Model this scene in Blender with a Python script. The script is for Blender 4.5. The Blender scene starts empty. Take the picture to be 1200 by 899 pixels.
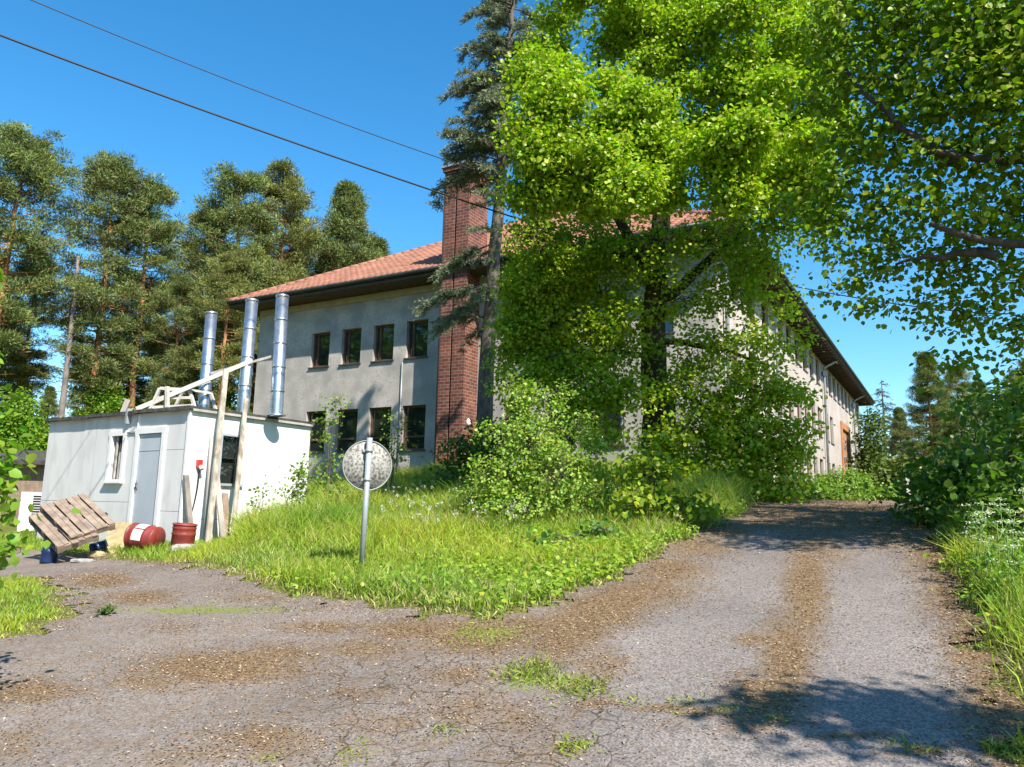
import bpy, math, random
import numpy as np

# ------------------------------------------------------------------ camera, sky, sun, exposure
F = 902.0
TH = math.atan(150 / 902.0)
RO = math.radians(1.25)
EYE = np.array([0.0, 0.0, 1.6])
SUN_AZ, SUN_EL = 148.0, 47.0

sc = bpy.context.scene
COL = sc.collection
FWD = np.array([0, math.cos(TH), math.sin(TH)])
R0 = np.array([1.0, 0, 0])
U0 = np.cross(R0, FWD)
RT = R0 * math.cos(RO) + U0 * math.sin(RO)
UP = U0 * math.cos(RO) - R0 * math.sin(RO)
from mathutils import Matrix, Vector
cam_d = bpy.data.cameras.new("camera")
cam_d.sensor_width = 36.0
cam_d.lens = 36.0 * F / 1200.0
cam_d.clip_start = 0.05
cam_d.clip_end = 3000.0
cam = bpy.data.objects.new("camera", cam_d)
COL.objects.link(cam)
cam.matrix_world = Matrix(((RT[0], UP[0], -FWD[0], EYE[0]), (RT[1], UP[1], -FWD[1], EYE[1]),
                           (RT[2], UP[2], -FWD[2], EYE[2]), (0, 0, 0, 1)))
sc.camera = cam

world = bpy.data.worlds.new("World")
sc.world = world
world.use_nodes = True
wn = world.node_tree.nodes
wl = world.node_tree.links
bg = wn["Background"]
sky = wn.new("ShaderNodeTexSky")
sky.sky_type = 'NISHITA'
sky.sun_disc = False
sky.sun_elevation = math.radians(SUN_EL)
sky.sun_rotation = math.radians(SUN_AZ)
sky.altitude = 100
sky.air_density = 1.0
sky.dust_density = 0.3
sky.ozone_density = 3.0
hsv = wn.new("ShaderNodeHueSaturation")
hsv.inputs["Hue"].default_value = 0.492
hsv.inputs["Saturation"].default_value = 1.33
wl.new(sky.outputs[0], hsv.inputs["Color"])
wl.new(hsv.outputs[0], bg.inputs[0])
bg.inputs[1].default_value = 0.125

sun_d = bpy.data.lights.new("sun", 'SUN')
sun_d.energy = 5.0
sun_d.angle = math.radians(0.53)
sun_d.color = (1.0, 0.93, 0.82)
sun = bpy.data.objects.new("sun", sun_d)
COL.objects.link(sun)
sdir = Vector((math.sin(math.radians(SUN_AZ)) * math.cos(math.radians(SUN_EL)),
               math.cos(math.radians(SUN_AZ)) * math.cos(math.radians(SUN_EL)), math.sin(math.radians(SUN_EL))))
sun.rotation_euler = sdir.to_track_quat('Z', 'Y').to_euler()
sun.location = (20, -30, 40)

sc.view_settings.view_transform = 'Standard'
sc.view_settings.look = 'None'
sc.view_settings.exposure = 1.0
sc.view_settings.gamma = 1.0
sc.cycles.max_bounces = 8
sc.cycles.diffuse_bounces = 4
sc.cycles.glossy_bounces = 3
sc.cycles.transmission_bounces = 5
sc.cycles.caustics_reflective = False
sc.cycles.caustics_refractive = False
sc.cycles.use_denoising = True

RNG = np.random.default_rng(11)
random.seed(5)


# ------------------------------------------------------------------ pixel <-> place
def ray(x, y):
    return FWD + RT * (x - 600) / F + UP * (449.5 - y) / F


def at(x, y, d):
    r = ray(x, y)
    return EYE + r * (d / r[1])


def hit(x, y, p0, n):
    r = ray(x, y)
    n = np.array(n)
    return EYE + r * (((np.array(p0) - EYE) @ n) / (r @ n))


def proj(P):
    V = np.asarray(P, float) - EYE
    z = V @ FWD
    z = np.where(np.abs(z) < 1e-6, 1e-6, z)
    return 600 + F * (V @ RT) / z, 449.5 - F * (V @ UP) / z, z


def ss(a, b, x):
    t = np.clip((x - a) / (b - a), 0, 1)
    return t * t * (3 - 2 * t)


def h0(x, y):
    """height of the ground"""
    x = np.asarray(x, float)
    y = np.asarray(y, float)
    p = .0765 * x + .1075 * y
    p = p - .46 * ss(8, 15, y) * ss(-3.2, -6.3, x)
    u = x / np.maximum(y, 1.)
    pl = 3.0 - 1.05 * ss(.12, .34, u) * ss(0, 3, y) + .006 * np.clip(y - 14, 0, 60)
    pl = pl - 2.1 * ss(-5.5, -9, x) * (1 - ss(20, 32, y))
    k = .12
    d = (pl - p) / k
    m = np.where(d > 30, p, np.where(d < -30, pl, p - k * np.log1p(np.exp(np.clip(-d, -30, 30)))))
    return np.maximum(m, -1.5)


def h(x, y):
    b = .012 * np.sin(1.9 * np.asarray(x) + 1.3 * np.asarray(y)) + .01 * np.sin(3.7 * np.asarray(y) - 2.2 * np.asarray(x) + 1)
    return h0(x, y) + b


def G(x, y, off=0.0):
    r = ray(x, y)
    t = 1.0 + np.arange(6000) * .015
    Q = EYE + r[None, :] * t[:, None]
    below = Q[:, 2] < h(Q[:, 0], Q[:, 1]) + off
    i = np.argmax(below)
    return Q[i] if below[i] else None


def gz(x, y):
    return float(h(x, y))


def inpoly(px, py, poly):
    px = np.asarray(px)
    py = np.asarray(py)
    inside = np.zeros(px.shape, bool)
    n = len(poly)
    j = n - 1
    for i in range(n):
        xi, yi = poly[i]
        xj, yj = poly[j]
        c = ((yi > py) != (yj > py)) & (px < (xj - xi) * (py - yi) / (yj - yi + 1e-12) + xi)
        inside ^= c
        j = i
    return inside


# ------------------------------------------------------------------ materials
MATS = {}


def new_mat(name):
    m = bpy.data.materials.new(name)
    m.use_nodes = True
    nt = m.node_tree
    b = nt.nodes["Principled BSDF"]
    return m, nt, b


def nd(nt, t, **kw):
    n = nt.nodes.new(t)
    for k, v in kw.items():
        if k in n.inputs:
            n.inputs[k].default_value = v
        else:
            setattr(n, k, v)
    return n


def ramp(nt, fac, stops):
    r = nt.nodes.new("ShaderNodeValToRGB")
    el = r.color_ramp.elements
    while len(el) < len(stops):
        el.new(0.5)
    for e, (p, c) in zip(el, stops):
        e.position = p
        e.color = (*c, 1) if len(c) == 3 else c
    nt.links.new(fac, r.inputs[0])
    return r


def pmat(name, c1, c2=None, scale=4.0, rough=0.8, bump=0.0, bscale=None, metal=0.0, detail=6, lo=.35, hi=.65,
         spec=0.5, stretch=None, c3=None, s3=30.0):
    """noise mixed between two colours with a fine bump"""
    if name in MATS:
        return MATS[name]
    m, nt, b = new_mat(name)
    b.inputs["Roughness"].default_value = rough
    b.inputs["Metallic"].default_value = metal
    b.inputs["Specular IOR Level"].default_value = spec
    tc = nt.nodes.new("ShaderNodeTexCoord")
    vec = tc.outputs["Object"]
    if stretch:
        mp = nt.nodes.new("ShaderNodeMapping")
        mp.inputs["Scale"].default_value = stretch
        nt.links.new(vec, mp.inputs[0])
        vec = mp.outputs[0]
    if c2 is None:
        c2 = tuple(v * .8 for v in c1)
    n = nd(nt, "ShaderNodeTexNoise", Scale=scale, Detail=detail)
    nt.links.new(vec, n.inputs["Vector"])
    r = ramp(nt, n.outputs["Fac"], [(lo, c2), (hi, c1)])
    out = r.outputs[0]
    if c3 is not None:
        n3 = nd(nt, "ShaderNodeTexNoise", Scale=s3, Detail=3)
        nt.links.new(vec, n3.inputs["Vector"])
        r3 = ramp(nt, n3.outputs["Fac"], [(.52, (0, 0, 0)), (.66, (1, 1, 1))])
        mx = nt.nodes.new("ShaderNodeMixRGB")
        mx.inputs[2].default_value = (*c3, 1)
        nt.links.new(r3.outputs[0], mx.inputs[0])
        nt.links.new(out, mx.inputs[1])
        out = mx.outputs[0]
    nt.links.new(out, b.inputs["Base Color"])
    if bump > 0:
        nb = nd(nt, "ShaderNodeTexNoise", Scale=bscale or scale * 6, Detail=4)
        nt.links.new(vec, nb.inputs["Vector"])
        bp = nt.nodes.new("ShaderNodeBump")
        bp.inputs["Strength"].default_value = bump
        bp.inputs["Distance"].default_value = .02
        nt.links.new(nb.outputs["Fac"], bp.inputs["Height"])
        nt.links.new(bp.outputs[0], b.inputs["Normal"])
    MATS[name] = m
    return m


def leaf_mat(name, trans=.45, rough=.5, tint=(1.0, 1.0, 1.0), spec=.35):
    """per-leaf colour from the 'col' attribute, light passing through"""
    if name in MATS:
        return MATS[name]
    m, nt, b = new_mat(name)
    a = nt.nodes.new("ShaderNodeAttribute")
    a.attribute_name = "col"
    nt.links.new(a.outputs["Color"], b.inputs["Base Color"])
    b.inputs["Roughness"].default_value = rough
    b.inputs["Specular IOR Level"].default_value = spec
    t = nt.nodes.new("ShaderNodeBsdfTranslucent")
    mx = nt.nodes.new("ShaderNodeMixRGB")
    mx.blend_type = 'MULTIPLY'
    mx.inputs[0].default_value = 1.0
    mx.inputs[2].default_value = (*tint, 1)
    nt.links.new(a.outputs["Color"], mx.inputs[1])
    nt.links.new(mx.outputs[0], t.inputs["Color"])
    s = nt.nodes.new("ShaderNodeMixShader")
    s.inputs[0].default_value = trans
    nt.links.new(b.outputs[0], s.inputs[1])
    nt.links.new(t.outputs[0], s.inputs[2])
    nt.links.new(s.outputs[0], nt.nodes["Material Output"].inputs[0])
    MATS[name] = m
    return m


# ------------------------------------------------------------------ mesh helpers
def link(name, me, mat=None, parent=None):
    o = bpy.data.objects.new(name, me)
    COL.objects.link(o)
    if mat is not None and me is not None:
        me.materials.append(mat)
    if parent is not None:
        o.parent = parent
        if parent.parent is None and parent.type == 'EMPTY' and parent.get("_w"):
            o.location = -Vector(parent.location)
    return o


def tag(o, label=None, cat=None, group=None, kind=None):
    if label:
        o["label"] = label
    if cat:
        o["category"] = cat
    if group:
        o["group"] = group
    if kind:
        o["kind"] = kind
    return o


def root(name, loc, label, cat, group=None):
    """an Empty at the base of a thing; its parts are built in world coordinates"""
    o = bpy.data.objects.new(name, None)
    COL.objects.link(o)
    o.location = tuple(float(v) for v in loc)
    o.empty_display_size = .2
    o["_w"] = 1
    return tag(o, label, cat, group)


def fast_mesh(name, V, Fc, smooth=False, col=None):
    """V (n,3), Fc (m,k) all faces of k corners"""
    V = np.ascontiguousarray(V, np.float32)
    Fc = np.ascontiguousarray(Fc, np.int32)
    me = bpy.data.meshes.new(name)
    me.vertices.add(len(V))
    me.vertices.foreach_set("co", V.ravel())
    m, k = Fc.shape
    me.loops.add(m * k)
    me.loops.foreach_set("vertex_index", Fc.ravel())
    me.polygons.add(m)
    me.polygons.foreach_set("loop_start", np.arange(0, m * k, k, dtype=np.int32))
    me.polygons.foreach_set("loop_total", np.full(m, k, np.int32))
    if smooth:
        me.polygons.foreach_set("use_smooth", np.ones(m, bool))
    me.update(calc_edges=True)
    if col is not None:
        a = me.color_attributes.new("col", 'FLOAT_COLOR', 'POINT')
        c = np.ones((len(V), 4), np.float32)
        c[:, :3] = col
        a.data.foreach_set("color", c.ravel())
    return me


def unit(v):
    v = np.asarray(v, float)
    return v / (np.linalg.norm(v, axis=-1, keepdims=True) + 1e-12)


class MB:
    """collects boxes, bars, tubes, then builds one mesh object"""

    def __init__(self):
        self.v = []
        self.f = []
        self.sm = []

    def add(self, V, Fs, smooth=False):
        n = len(self.v)
        self.v += [tuple(map(float, p)) for p in V]
        self.f += [tuple(i + n for i in f) for f in Fs]
        self.sm += [smooth] * len(Fs)
        return self

    def hexa(self, P):
        """8 points: bottom loop 0-3, top loop 4-7"""
        return self.add(P, [(3, 2, 1, 0), (4, 5, 6, 7), (0, 1, 5, 4), (1, 2, 6, 5), (2, 3, 7, 6), (3, 0, 4, 7)])

    def box(self, o, a, b, c):
        """corner o and three edge vectors"""
        o, a, b, c = map(lambda q: np.array(q, float), (o, a, b, c))
        if np.dot(np.cross(a, b), c) < 0:
            a, b = b, a
        return self.hexa([o, o + a, o + a + b, o + b, o + c, o + a + c, o + a + b + c, o + b + c])

    def cbox(self, c, a, b, d):
        """centre and three full edge vectors"""
        a, b, d = map(lambda q: np.array(q, float), (a, b, d))
        return self.box(np.array(c, float) - (a + b + d) / 2, a, b, d)

    def bar(self, p, q, w, t, up=(0, 0, 1)):
        p = np.array(p, float)
        q = np.array(q, float)
        d = q - p
        s = unit(np.cross(d, up))
        n = unit(np.cross(s, d))
        return self.box(p - s * w / 2 - n * t / 2, s * w, n * t, d)

    def tube(self, pts, rad, n=8, cap=True):
        pts = np.array(pts, float)
        rad = np.full(len(pts), rad) if np.isscalar(rad) else np.array(rad)
        V, Fs = tube_arrays(pts, rad, n)
        fs = [tuple(f) for f in Fs]
        self.add(V, fs, True)
        if cap:
            b = len(self.v) - len(V)
            self.f.append(tuple(b + i for i in range(n))[::-1])
            self.f.append(tuple(b + len(V) - n + i for i in range(n)))
            self.sm += [False, False]
        return self

    def lathe(self, c, axis, prof, n=20):
        """prof list of (along, radius)"""
        c = np.array(c, float)
        ax = unit(axis)
        e1 = unit(np.cross(ax, (0.3, 0.9, 0.1)))
        e2 = np.cross(ax, e1)
        V = []
        for (z, r) in prof:
            for i in range(n):
                a = 2 * math.pi * i / n
                V.append(c + ax * z + (e1 * math.cos(a) + e2 * math.sin(a)) * r)
        Fs = []
        for k in range(len(prof) - 1):
            for i in range(n):
                j = (i + 1) % n
                Fs.append((k * n + i, k * n + j, (k + 1) * n + j, (k + 1) * n + i))
        self.add(V, Fs, True)
        return self

    def build(self, name, mat, parent=None):
        me = bpy.data.meshes.new(name)
        me.from_pydata(self.v, [], self.f)
        me.polygons.foreach_set("use_smooth", np.array(self.sm, bool))
        me.update()
        return link(name, me, mat, parent)


def tube_arrays(pts, rad, n=8):
    k = len(pts)
    T = np.gradient(pts, axis=0)
    T = unit(T)
    ref = np.array([0, 0, 1.0]) if abs(T[0, 2]) < .9 else np.array([1.0, 0, 0])
    V = np.zeros((k, n, 3))
    e1 = unit(np.cross(T[0], ref))
    ang = np.arange(n) * 2 * math.pi / n
    for i in range(k):
        e1 = unit(e1 - T[i] * (e1 @ T[i]))
        e2 = np.cross(T[i], e1)
        V[i] = pts[i] + rad[i] * (np.cos(ang)[:, None] * e1 + np.sin(ang)[:, None] * e2)
    idx = np.arange(k * n).reshape(k, n)
    a = idx[:-1]
    b = idx[1:]
    Fs = np.stack([a, np.roll(a, -1, 1), np.roll(b, -1, 1), b], -1).reshape(-1, 4)
    return V.reshape(-1, 3), Fs


def merge_quads(parts):
    Vs, Fs, n = [], [], 0
    for V, Fc in parts:
        Vs.append(V)
        Fs.append(Fc + n)
        n += len(V)
    return np.concatenate(Vs), np.concatenate(Fs)


def bez(p0, p1, p2, k):
    t = np.linspace(0, 1, k)[:, None]
    return (1 - t) ** 2 * np.array(p0) + 2 * t * (1 - t) * np.array(p1) + t * t * np.array(p2)


LEAF = np.array([(0, 0, 0), (.30, .46, .07), (.72, .36, .03), (1.05, 0, -.10), (.72, -.36, .03), (.30, -.46, .07)])
LEAF_NARROW = np.array([(0, 0, 0), (.30, .26, .05), (.70, .20, .02), (1.1, 0, -.12), (.70, -.20, .02), (.30, -.26, .05)])


def leaves_mesh(name, P, N, size, col, shape=LEAF, droop=.5, rng=RNG):
    n = len(P)
    N = unit(N)
    T = rng.normal(size=(n, 3))
    T[:, 2] -= droop
    T = unit(T - N * np.sum(T * N, 1, keepdims=True))
    B = np.cross(N, T)
    S = np.asarray(size)[:, None, None]
    V = P[:, None, :] + S * (shape[None, :, 0, None] * T[:, None, :] + shape[None, :, 1, None] * B[:, None, :]
                             + shape[None, :, 2, None] * N[:, None, :])
    base = np.arange(n)[:, None] * 6
    Fc = np.concatenate([base + np.array([0, 3, 2, 1]), base + np.array([0, 5, 4, 3])], 0)
    return fast_mesh(name, V.reshape(-1, 3), Fc, False, np.repeat(col, 6, 0))


def blades_mesh(name, P, D, length, width, col, bend=None, rng=RNG):
    """thin pointed blades: one quad each"""
    n = len(P)
    D = unit(D)
    S = unit(np.cross(D, rng.normal(size=(n, 3))))
    L = np.asarray(length)[:, None]
    W = np.asarray(width)[:, None]
    mid = P + D * L * .5
    tip = P + D * L
    if bend is not None:
        tip = tip + bend
    V = np.stack([P - S * W * .35, mid - S * W * .5, tip, mid + S * W * .5], 1)
    Fc = np.arange(n)[:, None] * 4 + np.array([0, 1, 2, 3])
    return fast_mesh(name, V.reshape(-1, 3), Fc, False, np.repeat(col, 4, 0))


def colvar(n, base, var=.25, hue=.12, rng=RNG):
    base = np.array(base)
    v = 1 + var * (rng.random((n, 1)) * 2 - 1)
    hu = 1 + hue * rng.normal(size=(n, 3)) * np.array([1, .4, .6])
    return np.clip(base * v * hu, .004, .9)


# ------------------------------------------------------------------ ground and road
def to_world(pts):
    return [tuple(G(*p)[:2]) for p in pts]


ISLAND_EDGE = [(60, 650), (128, 654), (190, 660), (250, 672), (300, 684), (350, 700), (420, 713), (500, 721), (580, 725), (640, 713),
               (700, 686), (760, 656), (820, 626), (872, 602)]
RIGHT_EDGE = [(1082, 600), (1096, 640), (1118, 690), (1146, 740), (1172, 810), (1190, 895)]
isl = to_world(ISLAND_EDGE)
rgt = to_world(RIGHT_EDGE)
ddir = np.array([math.sin(math.radians(25.7)), math.cos(math.radians(25.7))])
ROAD_POLY = ([(-24, 27), (-14.5, 21.3), (-11.2, 17.4)] + isl + [tuple(np.array(isl[-1]) + ddir * 4), tuple(np.array(isl[-1]) + ddir * 14),
             tuple(np.array(rgt[0]) + ddir * 14), tuple(np.array(rgt[0]) + ddir * 4)] + rgt
             + [(2.6, 1.5), (2.6, -4), (-9, -4), (-14, 9), (-24, 19)])
LEFT_PATCH = to_world([(2, 676), (45, 678), (88, 694), (96, 716), (60, 742), (4, 746)]) + [(-7.5, 7.0), (-7.5, 10)]


def wob(x, y):
    return (.09 * np.sin(5.1 * x + 2.3 * y) + .07 * np.sin(9.7 * y - 4.1 * x + 1.0) + .05 * np.sin(17 * x + 13 * y + 2))


def on_road(x, y):
    x = np.asarray(x, float)
    y = np.asarray(y, float)
    xx = x + wob(x, y)
    yy = y + wob(y, x + 3)
    return inpoly(xx, yy, ROAD_POLY) & ~inpoly(xx, yy, LEFT_PATCH)


def ground_mat():
    m, nt, b = new_mat("soil_and_turf")
    b.inputs["Roughness"].default_value = .95
    b.inputs["Specular IOR Level"].default_value = .1
    tc = nt.nodes.new("ShaderNodeTexCoord")
    n1 = nd(nt, "ShaderNodeTexNoise", Scale=.7, Detail=8)
    n2 = nd(nt, "ShaderNodeTexNoise", Scale=14.0, Detail=6)
    nt.links.new(tc.outputs["Object"], n1.inputs["Vector"])
    nt.links.new(tc.outputs["Object"], n2.inputs["Vector"])
    r1 = ramp(nt, n1.outputs["Fac"], [(.35, (.10, .13, .02)), (.62, (.15, .18, .03))])
    r2 = ramp(nt, n2.outputs["Fac"], [(.35, (.09, .065, .035)), (.7, (.16, .17, .04))])
    mx = nt.nodes.new("ShaderNodeMixRGB")
    mx.inputs[0].default_value = .5
    nt.links.new(r1.outputs[0], mx.inputs[1])
    nt.links.new(r2.outputs[0], mx.inputs[2])
    nt.links.new(mx.outputs[0], b.inputs["Base Color"])
    bp = nt.nodes.new("ShaderNodeBump")
    bp.inputs["Strength"].default_value = .6
    bp.inputs["Distance"].default_value = .05
    nt.links.new(n2.outputs["Fac"], bp.inputs["Height"])
    nt.links.new(bp.outputs[0], b.inputs["Normal"])
    return m


def axis(a, b, fine0, fine1, step, coarse):
    L = [np.arange(fine0, fine1 + 1e-6, step)]
    lo, s = fine0, coarse
    left = []
    while lo > a:
        lo -= s
        s *= 1.35
        left.append(max(lo, a))
    hi, s = fine1, coarse
    right = []
    while hi < b:
        hi += s
        s *= 1.35
        right.append(min(hi, b))
    return np.array(left[::-1] + list(L[0]) + right)


gx = axis(-900, 900, -20, 16, .3, .6)
gy = axis(-300, 1500, -5, 36, .3, .6)
X, Y = np.meshgrid(gx, gy)
Z = h(X, Y) - .02 * on_road(X, Y)
fade = ss(60, 300, np.hypot(X, Y))
Z = Z * (1 - fade) + (2.5) * fade
idx = np.arange(X.size).reshape(X.shape)
FQ = np.stack([idx[:-1, :-1], idx[:-1, 1:], idx[1:, 1:], idx[1:, :-1]], -1).reshape(-1, 4)
g = link("ground", fast_mesh("ground", np.stack([X, Y, Z], -1).reshape(-1, 3), FQ, True), ground_mat())
tag(g, kind="structure")

# road: fine sheet following the ground, carrying masks of moss, cracks and litter
BROWN = [  # brown moss / rotted litter patches: px x, y, rx, ry, strength
    (1105, 640, 44, 34, 1.), (1128, 690, 44, 40, 1.), (1150, 750, 42, 46, 1.), (1172, 820, 40, 56, 1.), (1072, 618, 50, 20, 1.), (1185, 880, 30, 40, .9), (975, 600, 130, 14, 1.), (900, 612, 50, 12, .8),
    (850, 622, 34, 10, 1.), (785, 668, 44, 16, .95), (735, 700, 44, 20, .95), (670, 735, 50, 22, 1.), (612, 735, 40, 14, 1.), (700, 824, 30, 4, 1.), (770, 830, 40, 3.5, 1.), (840, 836, 40, 3.5, 1.), (920, 845, 40, 4, 1.), (1000, 862, 50, 4, .9), (1080, 880, 50, 4, .9),
    (560, 830, 90, 24, .55), (440, 850, 90, 20, .5), (380, 735, 70, 9, .8), (300, 700, 50, 6, .7),
    (945, 690, 26, 60, .95), (922, 770, 30, 50, 1.0), (900, 815, 45, 30, 1.), (960, 640, 40, 25, .7), (985, 612, 110, 18, .9), (1050, 625, 40, 20, .9),
    (890, 750, 32, 10, .7), (760, 690, 60, 22, .8), (705, 715, 50, 24, 1.), (815, 640, 45, 14, .8), (655, 750, 45, 26, .9),
    (560, 745, 85, 24, 1.0), (480, 738, 60, 12, 1.), (430, 760, 60, 14, .75), (540, 790, 60, 14, .7), (260, 782, 100, 20, 1.0),
    (330, 765, 60, 14, .8), (170, 800, 50, 10, .8), (120, 680, 40, 9, .95), (165, 700, 45, 9, .9), (200, 735, 40, 8, .6),
    (310, 870, 80, 26, .7), (230, 885, 70, 14, .6), (30, 810, 70, 16, .8), (20, 870, 40, 20, .6), (600, 845, 60, 22, .55),
    (700, 780, 40, 22, .65), (640, 880, 60, 18, .5), (420, 812, 60, 8, .6), (780, 850, 40, 10, .35), (880, 850, 40, 10, .7), (700, 660, 20, 10, .6)]
GREENM = [(640, 800, 60, 12, .9), (570, 742, 45, 10, .8), (1090, 690, 8, 5, .6), (1150, 780, 26, 10, .5), (240, 715, 120, 4, .9), (60, 690, 50, 10, .5),
          (500, 885, 60, 10, .4), (660, 878, 30, 10, .5)]
LITTER = [(1110, 650, 40, 40, 1.), (1130, 720, 36, 50, 1.), (1165, 800, 30, 60, 1.), (1085, 615, 50, 16, 1.), (980, 602, 130, 16, 1.0), (940, 625, 60, 14, .8), (1040, 625, 50, 18, 1.0),
          (800, 650, 60, 16, .6), (700, 710, 60, 20, .6), (940, 700, 24, 80, .7), (390, 712, 80, 9, .8), (290, 690, 50, 6, .7), (560, 728, 60, 8, .7)]


def blobmask(px, py, L):
    m = np.zeros_like(px)
    for (x, y, rx, ry, s) in L:
        d = ((px - x) / rx) ** 2 + ((py - y) / ry) ** 2
        m = np.maximum(m, s * np.exp(-d * .75))
    return m


rx_ = np.concatenate([np.arange(-24, -12, .25), np.arange(-12, 9.5, .07), np.arange(9.5, 13, .2)])
ry_ = np.concatenate([np.arange(-4, 2, .25), np.arange(2, 16, .07), np.arange(16, 27.2, .15)])
X, Y = np.meshgrid(rx_, ry_)
Z = h(X, Y) + .006
idx = np.arange(X.size).reshape(X.shape)
FQ = np.stack([idx[:-1, :-1], idx[:-1, 1:], idx[1:, 1:], idx[1:, :-1]], -1).reshape(-1, 4)
cx = X.ravel()[FQ].mean(1)
cy = Y.ravel()[FQ].mean(1)
FQ = FQ[on_road(cx, cy)]
used = np.unique(FQ)
remap = np.full(X.size, -1)
remap[used] = np.arange(len(used))
VR = np.stack([X.ravel()[used], Y.ravel()[used], Z.ravel()[used]], -1)
ppx, ppy, pz = proj(VR)
ppx = np.where(pz < .3, -5000, ppx)
mk = np.stack([np.maximum(blobmask(ppx, ppy, BROWN), .24 * (1 - ss(640, 760, ppx)) + .08), ss(300, 420, ppx) * (1 - ss(690, 760, ppx)) * ss(735, 790, ppy),
               np.maximum(blobmask(ppx, ppy, GREENM), 0)], -1)


def road_mat():
    m, nt, b = new_mat("weathered_asphalt")
    L = nt.links
    b.inputs["Roughness"].default_value = .9
    b.inputs["Specular IOR Level"].default_value = .25
    tc = nt.nodes.new("ShaderNodeTexCoord")
    ob = tc.outputs["Object"]
    at_ = nt.nodes.new("ShaderNodeAttribute")
    at_.attribute_name = "col"
    sep = nt.nodes.new("ShaderNodeSeparateColor")
    L.new(at_.outputs["Color"], sep.inputs[0])
    big = nd(nt, "ShaderNodeTexNoise", Scale=.9, Detail=6)
    L.new(ob, big.inputs["Vector"])
    base = ramp(nt, big.outputs["Fac"], [(.3, (.152, .134, .124)), (.7, (.215, .190, .176))])
    # aggregate speckle
    sp = nd(nt, "ShaderNodeTexVoronoi", Scale=95.0)
    L.new(ob, sp.inputs["Vector"])
    spr = ramp(nt, sp.outputs["Color"], [(.15, (.42, .42, .42)), (.5, (1, 1, 1)), (.85, (1.6, 1.55, 1.5))])
    mx1 = nt.nodes.new("ShaderNodeMixRGB")
    mx1.blend_type = 'MULTIPLY'
    mx1.inputs[0].default_value = .75
    L.new(base.outputs[0], mx1.inputs[1])
    L.new(spr.outputs[0], mx1.inputs[2])
    # cracks
    wnz = nd(nt, "ShaderNodeTexNoise", Scale=2.2, Detail=4)
    L.new(ob, wnz.inputs["Vector"])
    dv = nt.nodes.new("ShaderNodeMixRGB")
    dv.blend_type = 'ADD'
    dv.inputs[0].default_value = .35
    L.new(ob, dv.inputs[1])
    L.new(wnz.outputs["Color"], dv.inputs[2])
    cr = nd(nt, "ShaderNodeTexVoronoi", Scale=4.6)
    cr.feature = 'DISTANCE_TO_EDGE'
    L.new(dv.outputs[0], cr.inputs["Vector"])
    crr = ramp(nt, cr.outputs["Distance"], [(.010, (.95, .95, .95)), (.034, (0, 0, 0))])
    brk = ramp(nt, wnz.outputs["Fac"], [(.36, (0, 0, 0)), (.48, (1, 1, 1))])
    crk = nt.nodes.new("ShaderNodeMath")
    crk.operation = 'MULTIPLY'
    L.new(brk.outputs[0], crk.inputs[0])
    L.new(sep.outputs[1], crk.inputs[1])
    crm = nt.nodes.new("ShaderNodeMath")
    crm.operation = 'MULTIPLY'
    L.new(crr.outputs[0], crm.inputs[0])
    L.new(crk.outputs[0], crm.inputs[1])
    mx2 = nt.nodes.new("ShaderNodeMixRGB")
    mx2.inputs[2].default_value = (.055, .042, .03, 1)
    L.new(crm.outputs[0], mx2.inputs[0])
    L.new(mx1.outputs[0], mx2.inputs[1])
    # moss: mask broken up by noise
    mn = nd(nt, "ShaderNodeTexNoise", Scale=6.5, Detail=10, Roughness=.8)
    L.new(ob, mn.inputs["Vector"])
    addn = nt.nodes.new("ShaderNodeMath")
    addn.operation = 'MULTIPLY_ADD'
    addn.inputs[1].default_value = .62
    L.new(sep.outputs[0], addn.inputs[0])
    L.new(mn.outputs["Fac"], addn.inputs[2])
    mm = ramp(nt, addn.outputs[0], [(.60, (0, 0, 0)), (.98, (.92, .92, .92))])
    mc = nd(nt, "ShaderNodeTexNoise", Scale=38.0, Detail=5, Roughness=.7)
    L.new(ob, mc.inputs["Vector"])
    mcol = ramp(nt, mc.outputs["Fac"], [(.3, (.055, .034, .020)), (.48, (.15, .092, .045)), (.6, (.22, .15, .07)), (.72, (.38, .30, .19))])
    mx3 = nt.nodes.new("ShaderNodeMixRGB")
    L.new(mm.outputs[0], mx3.inputs[0])
    L.new(mx2.outputs[0], mx3.inputs[1])
    L.new(mcol.outputs[0], mx3.inputs[2])
    # green moss
    ag = nt.nodes.new("ShaderNodeMath")
    ag.operation = 'MULTIPLY_ADD'
    ag.inputs[1].default_value = .5
    L.new(sep.outputs[2], ag.inputs[0])
    L.new(mn.outputs["Fac"], ag.inputs[2])
    gm = ramp(nt, ag.outputs[0], [(.68, (0, 0, 0)), (.92, (.8, .8, .8))])
    mx4 = nt.nodes.new("ShaderNodeMixRGB")
    mx4.inputs[2].default_value = (.16, .19, .03, 1)
    L.new(gm.outputs[0], mx4.inputs[0])
    L.new(mx3.outputs[0], mx4.inputs[1])
    L.new(mx4.outputs[0], b.inputs["Base Color"])
    hh = nt.nodes.new("ShaderNodeMath")
    hh.operation = 'MULTIPLY_ADD'
    hh.inputs[1].default_value = -1.0
    L.new(crm.outputs[0], hh.inputs[0])
    hs = nt.nodes.new("ShaderNodeMath")
    hs.operation = 'MULTIPLY_ADD'
    hs.inputs[1].default_value = .35
    L.new(sp.outputs["Distance"], hs.inputs[0])
    mh = nt.nodes.new("ShaderNodeMath")
    mh.operation = 'MULTIPLY'
    L.new(mm.outputs[0], mh.inputs[0])
    L.new(mc.outputs["Fac"], mh.inputs[1])
    L.new(mh.outputs[0], hs.inputs[2])
    L.new(hs.outputs[0], hh.inputs[2])
    bp = nt.nodes.new("ShaderNodeBump")
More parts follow.
